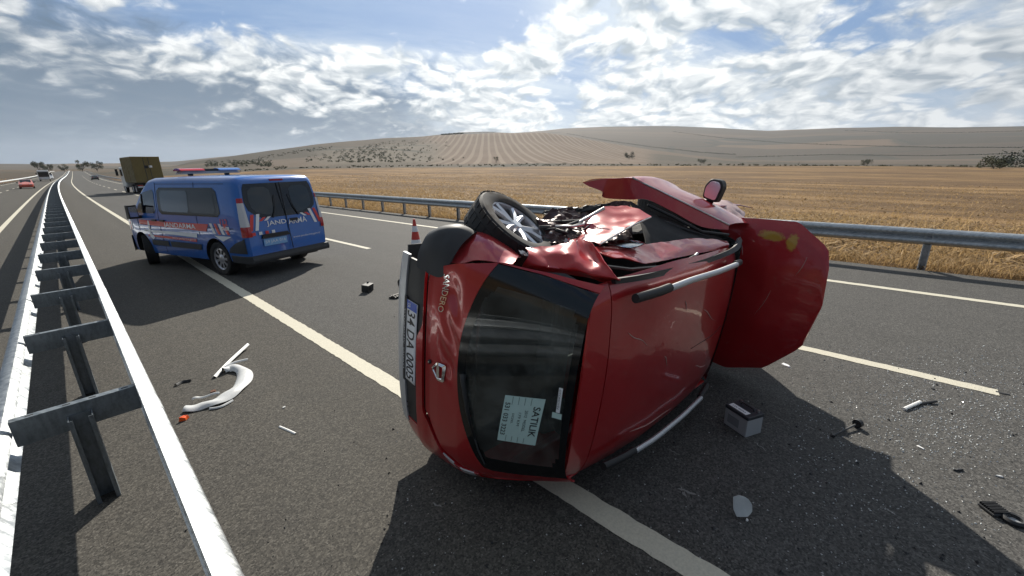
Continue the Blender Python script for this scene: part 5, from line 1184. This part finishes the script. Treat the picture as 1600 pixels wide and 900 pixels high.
# ---- wheels
wc = L(806, 353, 0.62); nrm = (RT*0.56+UP*0.68-FW*0.47); nrm = CI@nrm; nrm /= np.linalg.norm(nrm)
ex = np.cross(nrm, [0, 0, 1.0]); ex /= np.linalg.norm(ex); ez = np.cross(ex, nrm)
bas = Matrix(((ex[0], nrm[0], ez[0], wc[0]-nrm[0]*0.05), (ex[1], nrm[1], ez[1], wc[1]-nrm[1]*0.05), (ex[2], nrm[2], ez[2], wc[2]-nrm[2]*0.05), (0, 0, 0, 1)))
w1 = wheel(wk, None, 0.295, 0.195, 'alloy', 1, 0, bas)
MB().tube([tuple(wc-nrm*0.10), tuple(wc-nrm*0.22+np.array([0, -0.06, -0.1])), (0.67, 0.45, 0.36)], 0.045, 8).build('stub_axle', UNDER, wk)
wheel(wk, (3.22, 0.78, 0.33), 0.295, 0.195, 'alloy', 1, 0.1)
wheel(wk, (0.64, -0.60, 0.33), 0.295, 0.19, 'far', -1); wheel(wk, (3.22, -0.60, 0.33), 0.295, 0.19, 'far', -1)
# ---- badges, plate, wiper, paper notice
def RT_(y0, z0, off=0.006, tilt=0.0): return lambda a, b: dent(RP(y0-a, z0+b+tilt*a, off))
pl = []
pg = [[RP(0.285-0.55*j/20, 0.462+0.118*i/4-0.02*(j/20), 0.012) for j in range(21)] for i in range(5)]
plate = grid_mb([r[::-1] for r in pg], 0.004).build('number_plate', WHITE, wk, smooth=True)
grid_mb([[RP(0.285-0.055*j/3, 0.464+0.114*i/3, 0.0135) for j in range(4)][::-1] for i in range(4)]).build('plate_band', mat('plate_blue', (0.01, 0.07, 0.42), 0.4), plate, fixn=False)
text_mesh('TR', 'plate_country', lambda a, b: RP(0.272-a, 0.475+b, 0.0150), WHITE, plate, 0.03, 0.03)
text_mesh('34 DA 0005', 'plate_number', lambda a, b: RP(0.222-a, 0.474+b-0.02*(a/0.5), 0.0136), INK, plate, 0.47, 0.088, 0.012)
fr = MB()
for z0, z1 in ((0.438, 0.462), ):
    grid_mb([[RP(0.30-0.58*j/20, z0+(z1-z0)*i-0.02*(j/20), 0.016) for j in range(21)][::-1] for i in (0, 1)], 0.006).build('plate_holder', BLACKP, wk)
text_mesh('OTOMOTİV  SANAYİ', 'holder_text', lambda a, b: RP(0.22-a, 0.444+b-0.02*(a/0.5), 0.0175), WHITE, wk, 0.42, 0.013)
text_mesh('SANDERO', 'name_badge', RT_(0.515, 0.745, 0.006, -0.10), CHROME, wk, 0.225, 0.036, 0.006)
lg = MB(); Z0 = 0.745
shield = round_poly([(0.055, 0.055), (-0.055, 0.055), (-0.062, 0.0), (0.0, -0.055), (0.062, 0.0)], 0.015)
grow = lambda k_, off: [dent(RP(-0.085+u*k_, Z0+v*k_, off)) for u, v in shield]
a, b, c = grow(1.0, 0.010), grow(0.74, 0.014), grow(0.66, 0.008); n = len(shield)
lg.add(a+b+c, [(i, (i+1) % n, n+(i+1) % n, n+i) for i in range(n)]+[(n+i, n+(i+1) % n, 2*n+(i+1) % n, 2*n+i) for i in range(n)]); lg.build('emblem_ring', CHROME, wk, smooth=True, angle=40)
lb2 = MB(); lb2.add([dent(RP(-0.085+u, Z0+v, 0.012)) for u, v in ((0.040, 0.016), (-0.040, 0.016), (-0.040, -0.004), (0.040, -0.004))], [(0, 1, 2, 3)]); lb2.build('emblem_bar', CHROME, wk)
MB().tube([RP(-0.055, 0.668, -0.004), RP(-0.055, 0.668, 0.010)], [0.015, 0.012], 12).build('tailgate_lock', BLACKP, wk, smooth=True)
MB().tube([RP(-0.055, 0.668, 0.010), RP(-0.055, 0.668, 0.013)], [0.006, 0.006], 10).build('key_slot', CHROME, wk)
text_mesh('N', 'trim_emblem', RT_(-0.44, 0.445, 0.008), INK, wk, 0.05, 0.05, 0.02)
MB().tube([RP(-0.03, 0.935, 0.004), RP(-0.05, 0.95, 0.022), RP(-0.25, 0.985, 0.022), RP(-0.42, 1.03, 0.020)], [0.020, 0.015, 0.011, 0.007], 8).build('rear_wiper', BLACKP, wk, smooth=True)
MB().tube([RP(-0.36, 1.01, 0.014), RP(-0.50, 1.045, 0.012), RP(-0.60, 1.075, 0.010)], [0.004, 0.006, 0.005], 6).build('wiper_blade', DGREY, wk)
# paper: tilted a little against the window line
PAPER = mat('mint_paper', (0.46, 0.62, 0.58), 0.7, var=0.05, vscale=8)
def paper_pt(a, b, off=0.006):          # a across (0..0.30), b up (0..0.20)
    y = -0.075-a*0.985+b*0.20; z = 1.175+b*0.97-a*0.085; return RP(y, z, off)
SW, SH = 0.315, 0.205
pp = grid_mb([[paper_pt(SW*j/8, SH*i/6) for j in range(9)][::-1] for i in range(7)]).build('paper_notice', PAPER, wk, smooth=True, fixn=False)
for k, bb in enumerate((0.043, 0.075, 0.107, 0.139)):
    MB().add([paper_pt(0.004, bb, 0.0068), paper_pt(SW-0.004, bb, 0.0068), paper_pt(SW-0.004, bb+0.0028, 0.0068), paper_pt(0.004, bb+0.0028, 0.0068)], [(0, 1, 2, 3)]).build('ruled_line', mat('paper_rule', (0.12, 0.18, 0.17), 0.7), pp)
def ptext(s, a0, b0, w_, h_, bold=0.0): text_mesh(s, 'notice_text', lambda a, b: paper_pt(a0+a, b0+b, 0.0072), INK, pp, w_, h_, bold)
ptext('SATILIK', 0.055, 0.157, 0.205, 0.036, 0.012); ptext('2012  MODEL', 0.085, 0.119, 0.145, 0.015); ptext('179 KM', 0.105, 0.088, 0.09, 0.014); ptext('DİZEL', 0.115, 0.056, 0.07, 0.014); ptext('531 033 3223', 0.045, 0.010, 0.225, 0.026, 0.012)
st = grid_mb([[RP(0.055-0.15*j/6, 1.428+0.018*i, 0.006) for j in range(7)][::-1] for i in (0, 1)]).build('window_sticker', WHITE, wk, fixn=False)
text_mesh('OTOMOTİV', 'sticker_text', lambda a, b: RP(0.045-a, 1.430+b, 0.0075), INK, st, 0.12, 0.013)
grid_mb([[RP(-0.098-0.035*j/3, 1.412+0.045*i, 0.006) for j in range(4)][::-1] for i in (0, 1)]).build('window_sticker', PAPER, wk, fixn=False)
# ------------------------------------------------------------------ cone and debris on the carriageway
def bevel(o, w, seg=2):
    b = o.modifiers.new('b', 'BEVEL'); b.width = w; b.segments = seg; b.limit_method = 'ANGLE'; return o
cp = at(653, 413)
cn = empty('traffic_cone', cp, 0.3, 'red traffic cone with white reflective bands behind the wreck', 'cone'); cn.scale = (1.25, 1.25, 1.25)
bevel(MB().box((0, 0, 0.02), (0.40, 0.40, 0.04)).build('base', mat('cone_base', (0.55, 0.16, 0.12), 0.6), cn), 0.02)
CONE = mat('cone_red', (0.55, 0.05, 0.035), 0.5, var=0.1)
cr = lambda z: 0.135*(1-z/0.86)+0.012
def cone_band(z0, z1, nm, m, grow=0.0): MB().lathe([(cr(z0)+grow, z0), (cr(z1)+grow, z1)]+([(0.001, z1)] if z1 > 0.8 else []), 28, axis='z').build(nm, m, cn, smooth=True, angle=50)
cone_band(0.03, 0.82, 'body', CONE); cone_band(0.33, 0.46, 'reflective_band', WHITE, 0.003); cone_band(0.60, 0.70, 'reflective_band', WHITE, 0.003)

# car battery
b0, b1, b2 = at(1127, 662), at(1160, 685), at(1190, 674)
ax = (b1-b0); Lb = ax.length; ang = math.atan2(ax.y, ax.x); wd = max(0.16, (b2-b1).length)
ctr = (b0+b1)/2+Vector((-math.sin(ang), math.cos(ang), 0))*wd/2
bt = empty('car_battery', ctr, ang, 'grey car battery with a dark lid standing in the shade by the wreck', 'battery')
Lb = 0.215; wd = 0.165
bevel(MB().box((0, 0, 0.075), (Lb, wd, 0.15)).build('case', mat('battery_grey', (0.34, 0.35, 0.36), 0.5, var=0.12), bt), 0.006)
bevel(MB().box((0, 0, 0.166), (Lb+0.008, wd+0.008, 0.03)).build('lid', mat('battery_lid', (0.03, 0.033, 0.04), 0.45), bt), 0.005)
MB().box((-0.01, -0.045, 0.183), (Lb-0.05, 0.05, 0.002)).build('lid_label', WHITE, bt); text_mesh('12V 60Ah', 'label_text', lambda a, b: (-0.07+a, -0.056+b, 0.1846), INK, bt, 0.12, 0.02)
MB().box((-0.02, -wd/2-0.002, 0.075), (Lb*0.5, 0.003, 0.07)).build('side_label', mat('battery_label', (0.20, 0.21, 0.22), 0.5), bt)
for x in (-0.08, 0.08): MB().tube([(x, 0.055, 0.18), (x, 0.055, 0.20)], 0.009, 10).build('terminal', BARE, bt)
MB().tube([(-0.06, 0.03, 0.183), (-0.055, 0.03, 0.20), (0.055, 0.03, 0.20), (0.06, 0.03, 0.183)], 0.006, 6).build('handle', BLACKP, bt)

def ribbon(name, pts, width, prof, m, label, cat, z=0.0, thick=0.004):
    """a bent strip lying on the road; prof(q) gives the lift of the strip across its width"""
    pts = [Vector(p) for p in pts]; A = cat_line(pts, 8); rows = []
    org = pts[0].copy()
    for i, p in enumerate(A):
        d = (A[min(i+1, len(A)-1)]-A[max(i-1, 0)]); d.z = 0; d.normalize(); nrm_ = Vector((-d.y, d.x, 0)); w_ = width(i/(len(A)-1))
        rows.append([tuple(p+nrm_*w_*(q-0.5)+Vector((0, 0, prof(q, i/(len(A)-1))+z))-org) for q in np.linspace(0, 1, 7)])
    o = grid_mb(rows, thick).build(name, m, None, smooth=True, angle=40, loc=org); return tag(o, label, cat)
def cat_line(P, n):
    out = []
    for i in range(len(P)-1):
        p0, p1, p2, p3 = P[max(i-1, 0)], P[i], P[i+1], P[min(i+2, len(P)-1)]
        for k in range(n):
            t = k/n; out.append(0.5*((2*p1)+(-p0+p2)*t+(2*p0-5*p1+4*p2-p3)*t*t+(-p0+3*p1-3*p2+p3)*t**3))
    out.append(P[-1]); return out
GREYT = mat('translucent_liner', (0.52, 0.53, 0.53), 0.4, var=0.25, vscale=14)
at_ = ribbon('arch_trim', [at(290, 641), at(312, 638), at(340, 629), at(366, 614), at(382, 596), at(380, 582), at(364, 578), at(350, 583)], lambda q: 0.095+0.05*math.sin(q*math.pi)+0.012*math.sin(q*23), lambda q, u: 0.010+0.045*math.sin(q*math.pi)**0.6*(0.5+0.6*u)+0.006*math.sin(u*31+q*3), GREYT, 'curved pale grey wheel-arch trim lying near the median guardrail', 'debris', 0.004)
def sub_ribbon(name, pts, width, lift):
    o = ribbon(name, pts, lambda q: width, lambda q, u: lift(u)+0.012*math.sin(q*math.pi), GREYT, None, None); o.parent = at_; o.location = o.location-at_.location; return o
sub_ribbon('flange', [at(352, 580), at(368, 574), at(389, 570)], 0.04, lambda u: 0.05+0.02*u)
sub_ribbon('torn_tab', [at(302, 632), at(318, 627), at(345, 622)], 0.03, lambda u: 0.05+0.01*math.sin(u*9)); sub_ribbon('torn_tab', [at(328, 640), at(345, 637), at(364, 627)], 0.028, lambda u: 0.008)
ribbon('bumper_strip', [at(335, 591), at(360, 567), at(388, 543)], lambda q: 0.045, lambda q, u: 0.008+0.02*math.sin(q*math.pi)+0.03*u, WHITEP, 'straight white plastic strip beside the curved arch trim', 'debris')
ribbon('white_sliver', [at(437, 667), at(449, 672), at(462, 678)], lambda q: 0.022, lambda q, u: 0.003+0.008*math.sin(q*math.pi), WHITEP, 'thin white plastic sliver alone on the dusty hard strip', 'debris')
def shard(name, p, size, m, label, ang=0.0, flat=0.35, seed=0, n=7, cat='debris'):
    g = random.Random(seed); poly = []
    for k in range(n):
        a = k*2*math.pi/n+g.uniform(-.25, .25); r_ = g.uniform(0.6, 1.0); poly.append((math.cos(a)*size[0]*r_, math.sin(a)*size[1]*r_))
    c_, s_ = math.cos(ang), math.sin(ang); mb = MB(); n2 = len(poly)
    lo = [(u*c_-v*s_, u*s_+v*c_, 0.002) for u, v in poly]; hi = [((u*c_-v*s_)*0.8, (u*s_+v*c_)*0.8, size[2]*g.uniform(0.6, 1.0)) for u, v in poly]
    mb.add(lo+hi, [tuple(range(n2-1, -1, -1)), tuple(range(n2, 2*n2))]+[(i, (i+1) % n2, n2+(i+1) % n2, n2+i) for i in range(n2)])
    o = mb.build(name, m, None, loc=p); return tag(o, label, cat)
shard('lens_fragment', at(288, 656), (0.045, 0.035, 0.04), mat('orange_lens', (0.75, 0.10, 0.01), 0.15, coat=0.5), 'broken orange indicator lens beside the median guardrail', 0.4, seed=1)
o = ribbon('black_trim_piece', [at(275, 603), at(286, 598), at(299, 596)], lambda q: 0.05-0.03*q, lambda q, u: 0.006+0.02*math.sin(q*math.pi), BLACKP, 'small curved black trim piece near the arch trim', 'debris')
shard('rust_fragment', at(333, 614), (0.035, 0.02, 0.03), mat('rusty_brown', (0.16, 0.07, 0.04), 0.8), 'rusty brown fragment inside the curve of the arch trim', 0.3, seed=2)
shard('white_chip', at(444, 637), (0.022, 0.012, 0.012), WHITEP, 'tiny white chip near the thin white sliver', 0.6, seed=3)
# torn black box in the middle of the lane
kp = at(575, 455)
kb = empty('plastic_box', kp, 0.55, 'small torn black plastic box on the lane between wreck and patrol van', 'debris')
bevel(MB().box((0, 0, 0.07), (0.20, 0.13, 0.13), Matrix.Rotation(0.12, 4, 'X').to_3x3()).build('housing', BLACKP, kb), 0.008)
MB().box((-0.02, -0.072, 0.06), (0.05, 0.012, 0.05)).build('socket', DARK, kb); MB().box((0.06, 0.02, 0.145), (0.02, 0.03, 0.04)).build('clip', BLACKP, kb)
# tangle of wiring
kw = at(622, 464); cb = MB()
for i in range(14):
    g = random.Random(i); p = [Vector((g.uniform(-.14, .14), g.uniform(-.08, .08), g.uniform(0.008, 0.05))) for _ in range(4)]
    cb.tube(cat_line(p, 5), 0.007, 5)
for i in range(5): g = random.Random(40+i); cb.box((g.uniform(-.13, .13), g.uniform(-.07, .07), 0.02), (0.05, 0.03, 0.035), Matrix.Rotation(g.uniform(0, 3), 4, 'Z').to_3x3())
tag(cb.build('wiring_tangle', BLACKP, None, loc=kw), 'tangle of black wiring and connectors on the road beside the wreck bumper', 'debris')
# mirror shell
mp = at(1158, 806)
sh_poly = [(-0.045, 0.0), (0.02, 0.0), (0.058, 0.03), (0.062, 0.075), (0.028, 0.125), (-0.025, 0.145), (-0.055, 0.135), (-0.058, 0.05)]
rows = row_patch(sh_poly, lambda a, b: (a, -0.035*math.cos(a*16)-0.25*b*b*3, b*0.86+0.004), 10, 8)
ms_ = grid_mb(rows, 0.006).build('mirror_shell', mat('pale_grey_shell', (0.42, 0.44, 0.44), 0.35, var=0.2, vscale=20), None, smooth=True, angle=35, loc=mp); ms_.rotation_euler = (-0.55, 0.05, -0.75); tag(ms_, 'pale grey angular mirror shell standing on edge in the shade of the wreck', 'debris')
shard('shell_chip', at(1167, 813), (0.014, 0.01, 0.012), WHITEP, 'white chip at the tip of the mirror shell', 0.2, seed=12)
# black rod with round foot
rp, rq = at(1302, 682), at(1337, 668)
rd = empty('rod_part', rp, 0, 'black rod ending in a round rubber foot, lying in the shade', 'debris'); dlt = rq-rp
MB().tube([(0, 0, 0.012), tuple(dlt*0.95+Vector((0, 0, 0.03)))], [0.006, 0.008], 8).build('rod', DGREY, rd)
MB().tube([tuple(dlt+Vector((-0.0, 0, 0.035))), tuple(dlt*1.12+Vector((0, 0, 0.035)))], [0.034, 0.034], 14).build('foot', BLACKP, rd)
MB().tube([(-0.02, 0, 0.012), (0.02, 0.01, 0.012)], 0.012, 8).build('tip', BLACKP, rd)
# broken wiper arm with knob in the sun
wp_ = at(1412, 641)
wa = empty('broken_wiper_arm', wp_, 0, 'broken white-topped wiper arm on the glass-strewn lane', 'debris'); dd_ = at(1437, 631)-wp_
MB().tube([(0, 0, 0.012), tuple(dd_+Vector((0, 0, 0.02)))], [0.014, 0.014], 8).build('arm', WHITEP, wa); MB().tube([tuple(dd_), tuple(dd_*1.25+Vector((0.05, -0.08, 0.02)))], [0.016, 0.01], 8).build('joint', BLACKP, wa)
shard('paper_scrap', at(1228, 571), (0.06, 0.035, 0.012), WHITE, 'white scrap lying beside the corner of the open bonnet', 0.9, seed=14)
shard('white_flake', at(1437, 699), (0.035, 0.016, 0.008), WHITEP, 'white flake at the edge of the bonnet shadow', 0.9, seed=15)
shard('black_flake', at(1497, 735), (0.05, 0.014, 0.014), BLACKP, 'thin black flake in the sun just outside the bonnet shadow', 2.4, seed=16)
shard('grey_flake', at(1562, 745), (0.03, 0.012, 0.01), GREYT, 'grey flake between the black flake and the ribbed housing', 2.0, seed=17)
shard('white_pebble', at(1338, 722), (0.016, 0.010, 0.012), WHITEP, 'white plastic crumb in the shade near the black rod', 0.3, seed=18)
shard('black_crumb', at(1458, 608), (0.025, 0.014, 0.012), BLACKP, 'black crumb beside the lane dash', 0.8, seed=19)
o = ribbon('rubber_strip', [at(1556, 612), at(1566, 615), at(1577, 617)], lambda q: 0.03, lambda q, u: 0.004+0.006*math.sin(q*math.pi), BLACKP, 'black rubber strip at the end of the lane dash', 'debris')
# ribbed lamp housing at the shade's edge
hpnt = at(1583, 815)
hs_ = empty('lamp_housing', hpnt, 0.7, 'ribbed dark lamp housing with a round socket at the shadow edge', 'debris'); hs_.scale = (0.62, 0.62, 0.62)
MB().lathe([(0.085, 0.0), (0.09, 0.03), (0.075, 0.05), (0.055, 0.045), (0.05, 0.015)], 26, axis='z').build('socket_ring', BLACKP, hs_, smooth=True, angle=40)
bevel(MB().box((0.12, 0.06, 0.02), (0.16, 0.16, 0.03)).build('shell', DGREY, hs_), 0.01)
for k in range(8): MB().box((0.055+k*0.019, 0.06, 0.045), (0.006, 0.15, 0.03)).build('rib', BLACKP, hs_)
MB().lathe([(0.001, 0.012), (0.052, 0.012)], 20, axis='z').build('reflector', SILVER, hs_)

# crumbs of safety glass and grit: nobody could count them
def crumbs(name, n, fn, s0, s1, m, label, cat, seed):
    g = np.random.default_rng(seed); P_ = np.array([fn(g) for _ in range(n)]); sz = g.uniform(s0, s1, n); V, F = [], []
    tet = np.array([[1, 0, 0.0], [-0.5, 0.85, 0.0], [-0.5, -0.85, 0.0], [0.1, 0.0, 0.95]])
    a = g.uniform(0, 6.28, n); c_, s_ = np.cos(a), np.sin(a); st_ = g.uniform(0.5, 1.3, (n, 4))
    X = (tet[None, :, 0]*c_[:, None]-tet[None, :, 1]*s_[:, None])*st_*sz[:, None]+P_[:, :1]; Y = (tet[None, :, 0]*s_[:, None]+tet[None, :, 1]*c_[:, None])*st_*sz[:, None]+P_[:, 1:2]
    Z = tet[None, :, 2]*sz[:, None]*0.9*st_+0.0015; V = np.stack([X, Y, np.broadcast_to(Z, X.shape)], -1).reshape(-1, 3); i = np.arange(n)[:, None]*4
    F = np.concatenate([i+np.array([0, 1, 3]), i+np.array([1, 2, 3]), i+np.array([2, 0, 3])], 0)
    me = bpy.data.meshes.new(name); me.from_pydata(V.tolist(), [], F.tolist()); me.materials.append(m); o = bpy.data.objects.new(name, me); COL.objects.link(o)
    return tag(o, label, cat, kind='stuff')
GLASSC = mat('glass_crumbs', (0.72, 0.75, 0.74), 0.12, spec=0.8)
def sc1(g):
    while True:
        px, py = g.uniform(1235, 1640), g.uniform(540, 830)
        w_ = math.exp(-((px-1480)/150)**2-((py-625)/70)**2)+0.06
        if g.random() < w_: p = at(px, py); return (p.x, p.y)
def sc2(g):
    while True:
        px, py = g.uniform(540, 1640), g.uniform(560, 900)
        if px > 600 or g.random() < 0.3: p = at(px, py); return (p.x, p.y)
def sc3(g): p = at(g.uniform(120, 760), g.uniform(380, 890)); return (p.x, p.y)
crumbs('glass_crumbs', 2600, sc1, 0.002, 0.008, GLASSC, 'glittering crumbs of broken safety glass on the lane by the bonnet', 'broken glass', 3)
crumbs('debris_crumbs', 520, sc2, 0.002, 0.008, mat('pale_crumbs', (0.45, 0.45, 0.44), 0.6), 'pale crumbs scattered around the wreck', 'debris', 4)
crumbs('road_grit', 260, sc3, 0.002, 0.006, mat('grit', (0.34, 0.31, 0.27), 0.8), 'pale grit scattered on the left lane and hard strip', 'grit', 5)
crumbs('plastic_crumbs', 150, sc2, 0.005, 0.016, BLACKP, 'black plastic crumbs scattered around the wreck', 'debris', 6)
crumbs('plastic_crumbs', 40, sc3, 0.004, 0.012, BLACKP, 'black plastic crumbs on the left lane and hard strip', 'debris', 7)
# fresh pale gouges left in the asphalt by the sliding car
GOUGE = mat('gouged_stone', (0.20, 0.195, 0.185), 0.85, var=0.4, vscale=30)
for px0, py0, px1, py1, w_ in ((1178, 690, 1198, 706, 0.012), (1205, 648, 1232, 662, 0.008), (1058, 764, 1088, 774, 0.03), (1064, 760, 1072, 778, 0.02), (1255, 664, 1276, 672, 0.006), (1380, 792, 1402, 806, 0.012), (1040, 700, 1062, 712, 0.006), (675, 786, 690, 792, 0.012)):
    a_, b_ = at(px0, py0), at(px1, py1); rows = []
    d_ = (b_-a_).normalized(); n_ = Vector((-d_.y, d_.x, 0)); g = random.Random(px0)
    for f_ in np.linspace(0, 1, 10): c_ = a_.lerp(b_, f_)+n_*g.uniform(-.008, .008); h_ = w_*0.5*math.sin(f_*math.pi)**0.7*g.uniform(0.4, 1.2)+0.0008; rows.append([(c_-n_*h_)[:2]+(0.0035,), (c_+n_*h_)[:2]+(0.0035,)])
    grid_mb(rows).build('gouge_mark', GOUGE, road, fixn=False)
# ------------------------------------------------------------------ the air: far hills fade a little
hzm = bpy.data.materials.new('hazy_air'); hzm.use_nodes = True; t = NT(hzm.node_tree); t.n.clear(); o_ = t.add('ShaderNodeOutputMaterial'); pv = t.add('ShaderNodeVolumePrincipled')
pv.inputs['Density'].default_value = 0.55e-4; pv.inputs['Color'].default_value = (0.82, 0.89, 1, 1); pv.inputs['Anisotropy'].default_value = 0.3; t.l.new(pv.outputs[0], o_.inputs['Volume'])
tag(MB().box((0, 0, 195), (18600, 18600, 440)).build('haze', hzm, None), kind='stuff')
